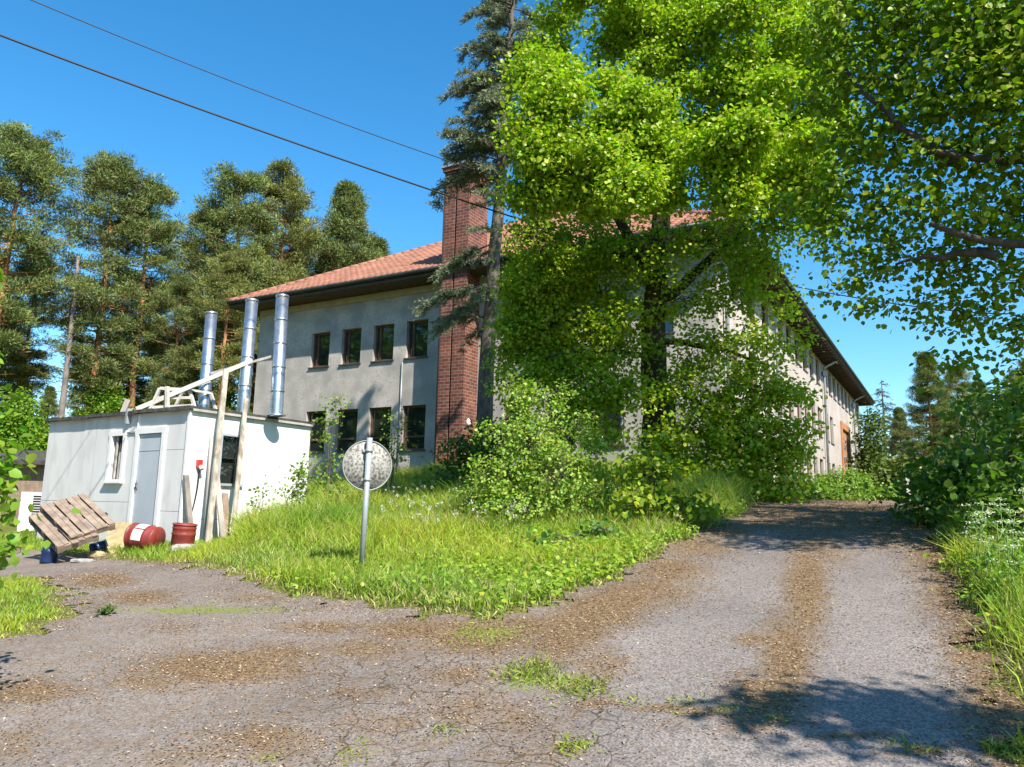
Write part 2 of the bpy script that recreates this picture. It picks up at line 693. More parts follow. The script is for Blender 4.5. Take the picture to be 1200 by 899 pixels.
    bp.inputs["Strength"].default_value = .45
    bp.inputs["Distance"].default_value = .012
    L.new(hh.outputs[0], bp.inputs["Height"])
    L.new(bp.outputs[0], b.inputs["Normal"])
    return m


rd = link("road", fast_mesh("road", VR, remap[FQ], True, mk), road_mat())
tag(rd, kind="structure")

# ------------------------------------------------------------------ materials used below
STUCCO = pmat("grey_stucco", (.46, .42, .38), (.30, .28, .26), 1.1, .95, .55, 40, lo=.36, hi=.62, c3=(.32, .295, .275), s3=11)
STUCCO2 = pmat("warm_stucco", (.47, .41, .37), (.37, .32, .285), .8, .95, .4, 60, c3=(.38, .32, .28), s3=14)
CREAM = pmat("cream_board", (.42, .36, .22), (.34, .29, .17), 3, .8)
FRAME = pmat("brown_window_wood", (.13, .06, .032), (.07, .035, .02), 8, .6, .2, 60)
DARKMET = pmat("dark_gutter_metal", (.03, .05, .045), (.018, .025, .024), 2, .5, spec=.5)
PIPEMET = pmat("downpipe_metal", (.33, .36, .35), (.22, .25, .25), 3, .5, metal=.3)
SILL = pmat("sill_metal", (.07, .075, .075), (.05, .05, .05), 4, .5)
WHITEP = pmat("white_painted_panel", (.70, .70, .685), (.62, .625, .615), 1.6, .65, .12, 25, lo=.3, hi=.6, c3=(.60, .60, .585), s3=3.5, stretch=(1, 1, .35))
WHITET = pmat("white_trim", (.80, .80, .79), (.72, .72, .71), 4, .6)
DOORG = pmat("grey_blue_door_paint", (.44, .49, .54), (.40, .45, .50), 2, .5)
ROOFELT = pmat("roofing_felt", (.035, .033, .032), (.07, .065, .06), 6, .95, .3, 60)
GALV = pmat("galvanised_steel", (.62, .66, .70), (.45, .49, .53), 7, .32, .1, 30, metal=.9)
GREYW = pmat("weathered_grey_wood", (.47, .44, .40), (.30, .275, .245), 5, .9, .4, 60, stretch=(1, 1, .15))
BROWNW = pmat("brown_old_wood", (.30, .22, .16), (.19, .135, .10), 5, .9, .4, 60)
PALLETW = pmat("pallet_wood", (.29, .22, .165), (.17, .125, .095), 6, .9, .4, 50)
PALEW = pmat("pale_timber", (.56, .54, .49), (.42, .40, .36), 5, .85, .3, 50)
PLANKW = pmat("weathered_pale_plank", (.50, .46, .39), (.30, .26, .21), 6, .9, .4, 50, stretch=(1, 1, .5), c3=(.24, .19, .14), s3=7)
DARKIN = pmat("dark_interior", (.012, .012, .012), (.006, .006, .006), 2, .9)
REDP = pmat("red_barrel_paint", (.24, .032, .028), (.16, .024, .02), 5, .45, .15, 25, c3=(.20, .05, .03), s3=9)
BLUEP = pmat("blue_plastic", (.01, .03, .10), (.008, .022, .07), 5, .4)
LABELW = pmat("white_paper_label", (.75, .74, .72), (.62, .60, .58), 9, .7)
ORANGEW = pmat("orange_stained_wood", (.48, .22, .085), (.36, .155, .06), 4, .6, .2, 40, stretch=(1, 1, .2))
STONE = pmat("grey_stone", (.36, .34, .31), (.25, .235, .215), 6, .9, .5, 40)
YELLOWI = pmat("yellow_insulation", (.42, .34, .19), (.30, .235, .12), 7, .95, .6, 30)


def glass_mat():
    m, nt, b = new_mat("window_glass")
    b.inputs["Base Color"].default_value = (.018, .022, .02, 1)
    b.inputs["Roughness"].default_value = .03
    b.inputs["Specular IOR Level"].default_value = .9
    b.inputs["IOR"].default_value = 1.6
    tc = nt.nodes.new("ShaderNodeTexCoord")
    n = nd(nt, "ShaderNodeTexNoise", Scale=1.3, Detail=2)
    nt.links.new(tc.outputs["Object"], n.inputs["Vector"])
    bp = nt.nodes.new("ShaderNodeBump")
    bp.inputs["Strength"].default_value = .05
    bp.inputs["Distance"].default_value = .05
    nt.links.new(n.outputs["Fac"], bp.inputs["Height"])
    nt.links.new(bp.outputs[0], b.inputs["Normal"])
    return m


GLASS = glass_mat()


def brick_mat():
    m, nt, b = new_mat("red_brick")
    L = nt.links
    b.inputs["Roughness"].default_value = .9
    uv = nt.nodes.new("ShaderNodeUVMap")
    br = nt.nodes.new("ShaderNodeTexBrick")
    br.inputs["Scale"].default_value = 1.0
    br.inputs["Brick Width"].default_value = .30
    br.inputs["Row Height"].default_value = .118
    br.inputs["Mortar Size"].default_value = .013
    br.inputs["Mortar Smooth"].default_value = .15
    br.inputs["Bias"].default_value = 0.0
    br.inputs["Color1"].default_value = (.22, .068, .034, 1)
    br.inputs["Color2"].default_value = (.115, .03, .02, 1)
    br.inputs["Mortar"].default_value = (.24, .20, .175, 1)
    L.new(uv.outputs[0], br.inputs["Vector"])
    n = nd(nt, "ShaderNodeTexNoise", Scale=1.6, Detail=6)
    L.new(uv.outputs[0], n.inputs["Vector"])
    r = ramp(nt, n.outputs["Fac"], [(.3, (.55, .5, .5)), (.7, (1.2, 1.15, 1.1))])
    mx = nt.nodes.new("ShaderNodeMixRGB")
    mx.blend_type = 'MULTIPLY'
    mx.inputs[0].default_value = 1
    L.new(br.outputs["Color"], mx.inputs[1])
    L.new(r.outputs[0], mx.inputs[2])
    L.new(mx.outputs[0], b.inputs["Base Color"])
    bp = nt.nodes.new("ShaderNodeBump")
    bp.invert = True
    bp.inputs["Strength"].default_value = .8
    bp.inputs["Distance"].default_value = .02
    L.new(br.outputs["Fac"], bp.inputs["Height"])
    L.new(bp.outputs[0], b.inputs["Normal"])
    return m


BRICK = brick_mat()
ZV = np.array([0, 0, 1.0])


# ------------------------------------------------------------------ walls with openings
def wall_panel(mb, O, D, N, a0, a1, z0, z1, ops, depth=.2):
    """wall face in the plane O + a*D + z, real holes with reveals"""
    O, D, N = map(lambda q: np.array(q, float), (O, D, N))
    ops = [(max(o[0], a0), min(o[1], a1), max(o[2], z0), min(o[3], z1)) for o in ops
           if o[0] < a1 and o[1] > a0 and o[2] < z1 and o[3] > z0]
    A = sorted(set([a0, a1] + [v for o in ops for v in o[:2]]))
    B = sorted(set([z0, z1] + [v for o in ops for v in o[2:]]))

    def pt(a, z, d=0):
        q = O + D * a - N * d
        return (q[0], q[1], z)
    flip = np.dot(np.cross(D, ZV), N) < 0

    def quad(p):
        mb.add(p[::-1] if flip else p, [(0, 1, 2, 3)])
    for i in range(len(A) - 1):
        run = None
        for j in range(len(B) - 1):
            am, bm = (A[i] + A[i + 1]) / 2, (B[j] + B[j + 1]) / 2
            hole = any(o[0] < am < o[1] and o[2] < bm < o[3] for o in ops)
            if not hole:
                quad([pt(A[i], B[j]), pt(A[i + 1], B[j]), pt(A[i + 1], B[j + 1]), pt(A[i], B[j + 1])])
    for (p, q, r, s) in ops:
        quad([pt(p, r, depth), pt(p, r), pt(p, s), pt(p, s, depth)][::-1])
        quad([pt(q, r), pt(q, r, depth), pt(q, s, depth), pt(q, s)][::-1])
        quad([pt(p, r), pt(p, r, depth), pt(q, r, depth), pt(q, r)][::-1])
        quad([pt(p, s, depth), pt(p, s), pt(q, s), pt(q, s, depth)][::-1])


def window_part(parent, O, D, N, a0, a1, z0, z1, recess=.14, fw=.075, mull=(), trans=(), fmat=None, sill=True, smat=None, sill_out=.07):
    """frame part with pane and sill as sub-parts"""
    fmat = fmat or FRAME
    O, D, N = map(lambda q: np.array(q, float), (O, D, N))
    f = MB()

    def b(pa, pb, za, zb, d0, d1):
        q = O + D * pa - N * d1
        return (np.array([q[0], q[1], za]), D * (pb - pa), N * (d1 - d0), ZV * (zb - za))
    r0, r1 = recess, recess + .07
    f.box(*b(a0, a0 + fw, z0, z1, r0, r1))
    f.box(*b(a1 - fw, a1, z0, z1, r0, r1))
    f.box(*b(a0 + fw, a1 - fw, z0, z0 + fw, r0, r1))
    f.box(*b(a0 + fw, a1 - fw, z1 - fw, z1, r0, r1))
    for m_ in mull:
        f.box(*b(m_ - .03, m_ + .03, z0 + fw, z1 - fw, r0 + .003, r1))
    for t_ in trans:
        f.box(*b(a0 + fw, a1 - fw, t_ - .04, t_ + .04, r0 + .006, r1))
    w = f.build("window", fmat, parent)
    pm = MB()
    pm.box(*b(a0 + .02, a1 - .02, z0 + .02, z1 - .02, r0 + .045, r0 + .055))
    pm.build("pane", GLASS, w)
    if sill:
        s = MB()
        q = O + D * (a0 - .06) - N * .14
        s.box((q[0], q[1], z0 - .05), D * (a1 - a0 + .12), N * (.14 + sill_out), ZV * .045)
        s.build("sill", smat or SILL, w)
    return w


# ------------------------------------------------------------------ the school building
AZ = math.radians(30.0)
dR = np.array([math.sin(AZ), math.cos(AZ), 0])
dL = np.array([-math.cos(AZ), math.sin(AZ), 0])
nL, nR = -dR, -dL
P0 = at(530, 480, 28.0)
C0 = hit(843, 430, P0, nL)
C0[2] = 0
tC = float((P0 - C0) @ dL)       # facade coordinate of the chimney reference
ZB, ZW = 1.6, 10.15
LW = tC + 10.45                  # length of the short facade
LR = 40.0
bld = root("school_building", (C0[0], C0[1], gz(C0[0], C0[1])), "long grey stucco school building with red tiled hip roof and tall brick chimney", "building")
ops = []
wins = []
for le in (7.25, 5.57, 3.9, 2.26):
    a = tC + le
    wins.append((a - 1.02, a, 7.34, 8.80, 0))
    wins.append((a - 1.06, a + .04, 3.80, 5.49, 1))
for k in range(4):
    a = tC - 2.2 - 1.72 * k
    wins.append((a - 1.02, a, 7.34, 8.80, 0))
    wins.append((a - 1.06, a + .04, 3.80, 5.49, 1))
mb = MB()
wall_panel(mb, C0, dL, nL, 0, LW, ZB, ZW, [w[:4] for w in wins], .22)
mb.build("wall", STUCCO, bld)
for (a0, a1, z0, z1, low) in wins:
    if low:
        window_part(bld, C0, dL, nL, a0, a1, z0, z1, trans=(z0 + .52,), mull=())
    else:
        window_part(bld, C0, dL, nL, a0, a1, z0, z1, mull=(a1 - .26,))
# long facade
wr = []
PIPES = [.55, 8.35, 21.3, 35.0]
for bay, (s0, s1) in enumerate(((1.0, 8.1), (8.8, 21.0), (21.7, 34.7), (35.3, 39.6))):
    n = int((s1 - s0) // 1.8)
    for k in range(n):
        c = s0 + (s1 - s0) * (k + .5) / n
        wr.append((c - .60, c + .60, 8.70, 10.0))
        if not (bay == 2 and k > 1):
            wr.append((c - .60, c + .60, 5.86, 7.40))
            wr.append((c - .60, c + .60, 2.95, 4.66))
        elif bay == 2 and k > 5:
            pass
DOOR = (28.6, 32.2, 3.0, 7.35)
mb = MB()
wall_panel(mb, C0, dR, nR, 0, LR, ZB, ZW + .0, wr + [DOOR], .2)
mb.build("wall", STUCCO2, bld)
for (a0, a1, z0, z1) in wr:
    window_part(bld, C0, dR, nR, a0, a1, z0, z1, recess=.12, fw=.08, trans=(z0 + (z1 - z0) * .68,), fmat=FRAME, sill_out=.05)
# rear walls
mb = MB()
FLc = C0 + dL * LW
wall_panel(mb, FLc, dR, dL, 0, LR, ZB, ZW, [], .2)
wall_panel(mb, C0 + dR * LR, dL, dR, 0, LW, ZB, ZW, [], .2)
mb.build("wall", STUCCO, bld)
# plinth strip of rough stone
mb = MB()
q = C0 + dR * .02 + nR * 0
mb.box((q[0], q[1], ZB), dR * LR, nR * .06, ZV * 1.15)
mb.build("plinth", STONE, bld)
# entrance portal
O = C0
pd = MB()


def rb(mbb, a0, a1, z0, z1, out0, out1):
    q = O + dR * a0 + nR * out0
    mbb.box((q[0], q[1], z0), dR * (a1 - a0), nR * (out1 - out0), ZV * (z1 - z0))


rb(pd, 28.25, 28.7, 2.6, 7.6, -.18, .1)
rb(pd, 32.1, 32.55, 2.6, 7.6, -.18, .1)
rb(pd, 28.7, 32.1, 7.2, 7.6, -.18, .1)
portal = pd.build("door_surround", ORANGEW, bld)
for k in range(4):
    dm = MB()
    rb(dm, 28.72 + .845 * k, 28.72 + .845 * k + .825, 2.7, 7.15, -.1, -.03)
    leaf_ = dm.build("door", ORANGEW, portal)
    for z_ in (3.6, 4.75, 5.9):
        dm = MB()
        rb(dm, 28.92 + .845 * k, 28.92 + .845 * k + .42, z_, z_ + .85, -.035, -.022)
        dm.build("pane", GLASS, portal)
# downpipes and rain heads
for s_ in PIPES:
    q = C0 + dR * s_ + nR * .14
    t_ = MB()
    t_.tube([(q[0], q[1], 1.9), (q[0], q[1], 9.4), tuple(np.array([q[0], q[1], 9.75])), tuple(np.array([q[0], q[1], 10.12]) + nR * .7)], .07, 8)
    t_.box((q[0] - .1, q[1] - .1, 9.3), (.2, 0, 0), (0, .2, 0), (0, 0, .26))
    t_.build("downpipe", PIPEMET, bld)
q = C0 + dL * (tC + .95) + nL * .08
# thin conduit on the short facade
t_ = MB()
q = C0 + dL * (tC + 2.38) + nL * .03
t_.tube([(q[0], q[1], 2.4), (q[0], q[1], 7.2)], .03, 6)
t_.build("conduit", PIPEMET, bld)
# cream frieze under the eave
mb = MB()
q = C0 - dR * .02 + dL * .0
mb.box((q[0], q[1], 9.86), dL * LW, nL * .03, ZV * .26)
mb.build("frieze", CREAM, bld)
# eaves: soffit, rafters, fascia, gutter
OV = .95
ZE = 10.30
soff = MB()
q = C0 + nL * OV + nR * OV
soff.box((q[0], q[1], 10.16), dL * (LW + 2 * OV), dR * (LR + 2 * OV), ZV * .09)
SOFW = pmat("dark_soffit_wood", (.10, .07, .05), (.06, .04, .03), 5, .9)
soff.build("soffit", SOFW, bld)
raf = MB()
for k in range(60):
    s_ = .1 + k * .68
    if s_ > LR:
        break
    q = C0 + dR * s_ + nR * .03
    raf = MB()
    raf.box((q[0], q[1], 10.05), dR * .09, nR * (OV - .08), ZV * .105)
    raf.build("rafter", SOFW, bld)
fas = MB()
cs = [C0 + nL * OV + nR * OV, C0 + dL * LW + nL * OV - nR * OV, C0 + dL * LW + dR * LR - nR * OV - nL * OV, C0 + dR * LR + nR * OV - nL * OV]
for i in range(4):
    p, q = cs[i].copy(), cs[(i + 1) % 4].copy()
    p[2] = q[2] = 10.33
    fas.bar(p, q, .04, .15)
fas.build("fascia", DARKMET, bld)
gut = MB()
for i in (0, 3):
    p, q = cs[i].copy(), cs[(i + 1) % 4].copy()
    n_ = nL if i == 0 else nR
    p += n_ * .08
    q += n_ * .08
    p[2] = q[2] = 10.36
    gut.tube(np.linspace(p, q, 6), .075, 8)
gut.build("gutter", DARKMET, bld)

# tiled hip roof
PITCH = math.radians(29.5)
TILE = pmat("clay_tile", (.37, .165, .10), (.25, .108, .07), 1.2, .85, .3, 25, c3=(.26, .12, .085), s3=6)
W2 = (LW + 2 * OV) / 2
ridge_z = 10.42 + W2 * math.tan(PITCH)
apexA = cs[0] + (cs[1] - cs[0]) * .5 + dR * W2
apexB = cs[3] + (cs[2] - cs[3]) * .5 - dR * W2
apexA[2] = apexB[2] = ridge_z
for c_ in cs:
    c_[2] = 10.42
deck = MB()
deck.add([cs[0], cs[1], cs[2], cs[3], apexA, apexB], [(0, 4, 1), (1, 4, 5, 2), (2, 5, 3), (3, 5, 4, 0)])
roof = deck.build("roof", TILE, bld)


def tiles(p, q, apex0, apex1, tw=.30, tl=.36):
    """courses of pantiles over the roof face p-q (eave) up to apex0-apex1, one mesh per face"""
    e = unit(q - p)
    L = np.linalg.norm(q - p)
    m0 = (apex0 + apex1) / 2
    up = (m0 - p) - e * ((m0 - p) @ e)
    H = np.linalg.norm(up)
    up = up / H
    n = np.cross(e, up)
    if n[2] < 0:
        n = -n
    a0 = (apex0 - p) @ e
    a1 = (apex1 - p) @ e
    if a0 > a1:
        a0, a1 = a1, a0
    prof_a = np.array([0, .18, .42, .66, .9, 1.0]) * tw
    prof_h = np.array([.012, .0, .035, .06, .03, .012])
    nu, nv = int(L / tw), int(H / tl)
    I, J = np.meshgrid(np.arange(nu), np.arange(nv))
    I, J = I.ravel(), J.ravel()
    am = (I + .5) * tw
    vm = (J + .5) * tl
    f = vm / H
    keep = (am > a0 * f - .05) & (am < L - (L - a1) * f + .05)
    I, J = I[keep], J[keep]
    jit = RNG.normal(0, .004, len(I))
    V = np.zeros((len(I), 18, 3))
    for k in range(6):
        a = I * tw + prof_a[k]
        for r_, (dv, dh) in enumerate(((-.02, .05), (-.02, .022), (tl * 1.0, .02))):
            v = J * tl + dv
            hh = (prof_h[k] if r_ != 1 else prof_h[k] * .6) + (dh if r_ == 0 else (dh - .03 if r_ == 1 else dh)) + jit
            V[:, r_ * 6 + k] = p + a[:, None] * e + v[:, None] * up + hh[:, None] * n
    fs = []
    for k in range(5):
        fs.append([k, k + 1, 12 + k + 1, 12 + k])
        fs.append([6 + k, 6 + k + 1, k + 1, k])
    fs = np.array(fs)
    Fc = (np.arange(len(I))[:, None, None] * 18 + fs[None]).reshape(-1, 4)
    return fast_mesh("roof_tiles", V.reshape(-1, 3), Fc, False)


for (p, q, a_, b_) in ((cs[1], cs[0], apexA, apexA), (cs[0], cs[3], apexA, apexB)):
    o = link("roof_tiles", tiles(p, q, a_, b_), TILE, roof)
    o["kind"] = "stuff"
for (p, q) in ((cs[1], apexA), (cs[0], apexA), (apexA, apexB), (cs[3], apexB)):
    L = np.linalg.norm(q - p)
    n = int(L / .42)
    mb = MB()
    for k in range(n):
        a = p + (q - p) * (k / n)
        b = p + (q - p) * ((k + 1.12) / n)
        mb.tube([a + ZV * .06, b + ZV * .045], [.115, .10], 8)
    mb.build("ridge_tiles", TILE, roof)

# brick chimney against the short facade, two stacks side by side
q0 = C0 + dL * (tC + .02) + nL * 0
CHW, CHD = 1.10, .90


def uv_box(name, O_, a, b, z0, z1, mat, parent):
    """upright block with brick UVs in metres"""
    O_, a, b = map(lambda q_: np.array(q_, float), (O_, a, b))
    P = [O_, O_ + a, O_ + a + b, O_ + b]
    me = bpy.data.meshes.new(name)
    V = [(p[0], p[1], z0) for p in P] + [(p[0], p[1], z1) for p in P]
    ccw = np.cross(a, b)[2] > 0
    fs = []
    for i in range(4):
        j = (i + 1) % 4
        fs.append((i, j, j + 4, i + 4) if ccw else (j, i, i + 4, j + 4))
    fs.append((4, 5, 6, 7) if ccw else (7, 6, 5, 4))
    me.from_pydata(V, [], fs)
    uvl = me.uv_layers.new(name="UVMap")
    li = 0
    run = 0
    for i, f in enumerate(fs):
        for vi in f:
            x, y, z = V[vi]
            p = np.array([x, y, 0])
            if i < 4:
                d = unit(np.array(V[fs[i][1]])[:2] - np.array(V[fs[i][0]])[:2])
                uvl.data[li].uv = (float((p[:2] - np.array(V[fs[i][0]])[:2]) @ d) + .15 * i, z)
            else:
                uvl.data[li].uv = (x, y)
            li += 1
    return link(name, me, mat, parent)


def q3(t, out):
    p = C0 + dL * t + nL * out
    return np.array([p[0], p[1], 0])


chR = tC - 1.05          # right edge of the chimney on the facade
a1_, a2_, a3_ = chR, chR + .53, chR + .62
ztop = 14.1
ch = uv_box("chimney", q3(chR, -.4), dL * .53, nL * (CHD + .4), 1.8, ztop, BRICK, bld)
uv_box("stack", q3(a3_, -.4), dL * .50, nL * (CHD + .4), 1.8, ztop, BRICK, ch)
uv_box("joint", q3(a2_ - .01, -.4), dL * .12, nL * (CHD + .4 - .07), 1.8, ztop - .05, pmat("dark_groove_brick", (.03, .018, .014), None, 5, .95), ch)  # near-black brick, the recessed groove's darkness put into its colour
uv_box("crown", q3(chR - .07, -.45), dL * 1.26, nL * (CHD + .52), ztop, ztop + .16, BRICK, ch)
uv_box("cap", q3(chR - .12, -.5), dL * 1.36, nL * (CHD + .62), ztop + .16, ztop + .24, STONE, ch)
cb = MB()
p = q3(a3_ + .47, CHD + .03)
cb.tube([(p[0], p[1], 2.2), (p[0], p[1], 13.8)], .028, 6)
cb.build("lightning_cable", DARKIN, ch)
cl = MB()
p = q3(chR - .03, CHD - .35)
cl.lathe((p[0], p[1], 4.55), (0, 0, 1), [(-.0, .01), (.02, .09), (.16, .08), (.24, .03), (.26, .005)], 10)
cl.build("wall_lamp", WHITET, ch)

# ------------------------------------------------------------------ white site cabin
AZS = math.radians(34)
sR = np.array([math.sin(AZS), math.cos(AZS), 0])
sL = np.array([-math.cos(AZS), math.sin(AZS), 0])
mL, mR = -sR, -sL
SA = np.array([-6.64, 15.86, 0])
SLn, SRn = 5.85, 3.22
SZ0, SZ1 = .55, 3.55
cab = root("site_cabin", (SA[0], SA[1], gz(SA[0], SA[1])), "white flat roofed site cabin with grey blue door beside the grass bank", "cabin")
cw = (2.30, 2.98, 2.02, 3.19)     # tall window on the door face (a = along sL)
cdoor = (.80, 1.92, 1.0, 3.20)
opsL = [(2.40, 2.88, 2.12, 3.09), (.92, 1.80, 1.04, 3.10)]
for (a0, a1, z0, z1) in ((0.012, .86, SZ0, 1.45), (0.012, .86, 1.458, 2.72), (0.012, 1.95, 2.728, SZ1), (.868, 1.95, SZ0, 2.72), (1.958, SLn, SZ0, 1.62),
                         (1.958, 3.6, 1.628, SZ1), (3.605, SLn, 1.628, SZ1)):
    mb = MB()
    wall_panel(mb, SA, sL, mL, a0, a1, z0, z1, opsL, .12)
    mb.build("wall_panel", WHITEP, cab)
opsR = [(.80, 1.30, 2.06, 3.08)]
for (a0, a1, z0, z1) in ((0, 1.55, SZ0, 1.30), (0, 1.55, 1.306, 2.60), (0, 1.55, 2.606, SZ1), (1.556, SRn, SZ0, 2.45), (1.556, SRn, 2.456, SZ1)):
    mb = MB()
    wall_panel(mb, SA, sR, mR, a0, a1, z0, z1, opsR, .12)
    mb.build("wall_panel", WHITEP, cab)
mb = MB()
wall_panel(mb, SA + sL * SLn, sR, sL, 0, SRn, SZ0, SZ1, [], .1)
wall_panel(mb, SA + sR * SRn, sL, sR, 0, SLn, SZ0, SZ1, [], .1)
mb.build("rear_wall", WHITEP, cab)
mb = MB()
mb.box((SA[0], SA[1], SZ0 + .02) + (sL * .03 + sR * .03), sL * (SLn - .06), sR * (SRn - .06), ZV * (SZ1 - SZ0 - .06))
core = MB()
for (o_, a_, b_) in ((SA + sL * .01 - mL * .14, sL * (SLn - .02), -mL * .01), (SA + sR * .01 - mR * .14, sR * (SRn - .02), -mR * .01)):
    core.box((o_[0], o_[1], SZ0 + .02), a_, b_, ZV * (SZ1 - SZ0 - .04))
core.build("inner_lining", DARKIN, cab)
mb = MB()
q = SA + mL * .09 + mR * .07
mb.box((q[0], q[1], SZ1), sL * (SLn + .15), sR * (SRn + .15), ZV * .07)
cr = mb.build("roof", ROOFELT, cab)
mb = MB()
for k in range(9):
    a = -.05 + k * .66
    q = SA + mL * .105 + sL * a
    mb.box((q[0], q[1], SZ1 - .02 + .012 * (k % 3)), sL * .64, -mL * .03, ZV * .075)
mb.build("roof_edging", pmat("worn_edge_board", (.10, .095, .09), (.03, .03, .03), 7, .9), cr)
mb = MB()
q = SA + mR * .085
mb.box((q[0], q[1], SZ1 - .035), sR * SRn, -mR * .02, ZV * .05)
mb.build("roof_edging", pmat("grey_edge_strip", (.40, .39, .36), (.28, .27, .25), 7, .9), cr)


def cab_frame(D, N, a0, a1, z0, z1, w, name, mat, out=.035, parent=cab, bottom=True):
    f = MB()

    def b(pa, pb, za, zb, o0=-.02, o1=out):
        q_ = SA + D * pa + N * o0
        f.box((q_[0], q_[1], za), D * (pb - pa), N * (o1 - o0), ZV * (zb - za))
    b(a0, a0 + w, z0, z1)
    b(a1 - w, a1, z0, z1)
    b(a0 - .02, a1 + .02, z1, z1 + w)
    if bottom:
        b(a0 - .03, a1 + .03, z0 - .05, z0, -.02, out + .05)
    return f.build(name, mat, parent)


# windows of the cabin
wf = cab_frame(sL, mL, 2.30, 2.98, 2.08, 3.09, .11, "window", WHITET)
f = MB()
q = SA + sL * 2.42 - mL * .06
f.box((q[0], q[1], 2.13), sL * .44, -mL * .01, ZV * .95)
f.build("pane", GLASS, wf)
f = MB()
for a in (2.70, 2.55):
    q = SA + sL * a - mL * .045
    f.box((q[0], q[1], 2.13), sL * .05, mL * .03, ZV * (.95 if a > 2.6 else .6))
f.build("curtain", pmat("pale_curtain", (.45, .42, .40), (.3, .28, .26), 9, .9), wf)
wf = cab_frame(sR, mR, .76, 1.34, 2.06, 3.08, .045, "window", pmat("grey_sill_paint", (.35, .38, .42), None, 4, .6), .02)
f = MB()
q = SA + sR * .80 - mR * .08
f.box((q[0], q[1], 2.06), sR * .5, -mR * .01, ZV * 1.02)
f.build("pane", GLASS, wf)
# door
df = cab_frame(sL, mL, .80, 1.92, 1.0, 3.10, .12, "door_frame", WHITET, bottom=False)
f = MB()
q = SA + sL * .93 - mL * .05
f.box((q[0], q[1], 1.03), sL * .86, mL * .045, ZV * 2.06)
door = f.build("door", DOORG, cab)
f = MB()
q = SA + sL * 1.72 + mL * .0
f.box((q[0], q[1], 1.86), sL * .035, mL * .02, ZV * .22)
f.bar(q + mL * .05 + ZV * 2.02, q + mL * .05 - sL * .12 + ZV * 2.02, .018, .018)
f.bar(q + ZV * 2.02, q + mL * .06 + ZV * 2.02, .02, .02)
f.build("handle", PIPEMET, door)
# corner trims and flashing pieces
f = MB()
q = SA + mL * .03 + mR * .012
f.box((q[0], q[1], SZ0), -mR * .07, -mL * .03, ZV * (SZ1 - SZ0 - .02))
f.build("corner_trim", WHITET, cab)
f = MB()
q = SA + sL * 1.9 + mL * .0
f.box((q[0], q[1], 3.13), sL * .70, mL * .03, ZV * .035)
f.build("drip_strip", pmat("grey_strip_paint", (.3, .31, .32), None, 5, .7), cab)  # even grey strip between the door and window heads
f = MB()
q = SA + sL * 1.86
f.box((q[0], q[1], 3.20), sL * .035, mL * .03, ZV * .33)
f.build("batten", WHITET, cab)
f = MB()
q = SA + sL * 2.20
f.box((q[0], q[1], 3.34), sL * .075, mL * .11, ZV * .34)
f.build("roof_bracket", pmat("grey_bracket", (.30, .33, .35), None, 5, .6), cab)
f = MB()
q = SA + sL * 2.83 + ZV * 1.30
f.lathe(q, mL, [(0, .085), (.03, .085), (.03, .055), (.005, .05), (.005, .001)], 16)
f.build("vent", DARKIN, cab)
# red and white power socket with its cable
f = MB()
q = SA + sR * .27 + ZV * 2.36
f.box(q - sR * .05, sR * .10, mR * .09, ZV * .16)
so = f.build("power_socket", pmat("red_plastic", (.55, .03, .03), None, 4, .4), cab)
f = MB()
f.lathe(q + mR * .10 + ZV * .02, unit(mR * .7 - ZV * .7), [(0, .045), (.07, .045), (.08, .03)], 12)
f.build("socket_face", LABELW, so)
f = MB()
p0_ = q + mR * .05
f.tube(bez(p0_, p0_ + mR * .06 - ZV * .5 - sR * .0, q + mR * .05 - ZV * 1.05 - sR * .12, 9), .014, 6)
f.build("cable", DARKIN, so)

# ------------------------------------------------------------------ ducts and timber on the cabin roof
RZ = SZ1 + .07


def duct(px, pyb, pyt, d, dia, label):
    b = at(px[0], pyb, d)
    t = at(px[1], pyt, d)
    b[2] = RZ - .0
    ax = np.array([t[0] - b[0], t[1] - b[1], t[2] - RZ])
    L = np.linalg.norm(ax)
    r = root("ventilation_duct", b, label, "duct", "galvanised ducts on the cabin roof")
    n = max(3, int(round(L / .62)))
    prof = []
    f = MB()
    f.lathe(b, ax, [(0, dia / 2), (L, dia / 2), (L, dia / 2 - .01), (L - .25, dia / 2 - .01)], 20)
    f.build("pipe", GALV, r)
    for k in range(n + 1):
        z = L * k / n * .985 + .008
        f = MB()
        f.lathe(b + unit(ax) * z, ax, [(-.025, dia / 2 + .001), (-.018, dia / 2 + .013), (.018, dia / 2 + .013), (.025, dia / 2 + .001)], 20)
        f.build("seam_ring", GALV, r)
    f = MB()
    f.lathe(b - unit(ax) * 0, ax, [(0, dia / 2 + .07), (.012, dia / 2 + .07), (.05, dia / 2 + .01)], 20)
    f.build("flange", GALV, r)
    return b, t


d1b, d1t = duct((239, 248), 475, 366, 17.75, .265, "shortest galvanised spiral duct, farthest from the grey facade, standing behind the white trestle")
d2b, d2t = duct((285, 295.5), 478, 351, 17.35, .275, "galvanised spiral duct between its two neighbours, with the long pale beam resting on it")
d3b, d3t = duct((324, 331), 485, 346, 17.3, .285, "galvanised spiral duct standing on the roof edge in front of the grey facade")


def timber(name, p, q, w, t, mat, label, cat="plank", group=None, up=(0, 0, 1)):
    f = MB()
    f.bar(p, q, w, t, up)
    o = f.build(name, mat)
    return tag(o, label, cat, group)


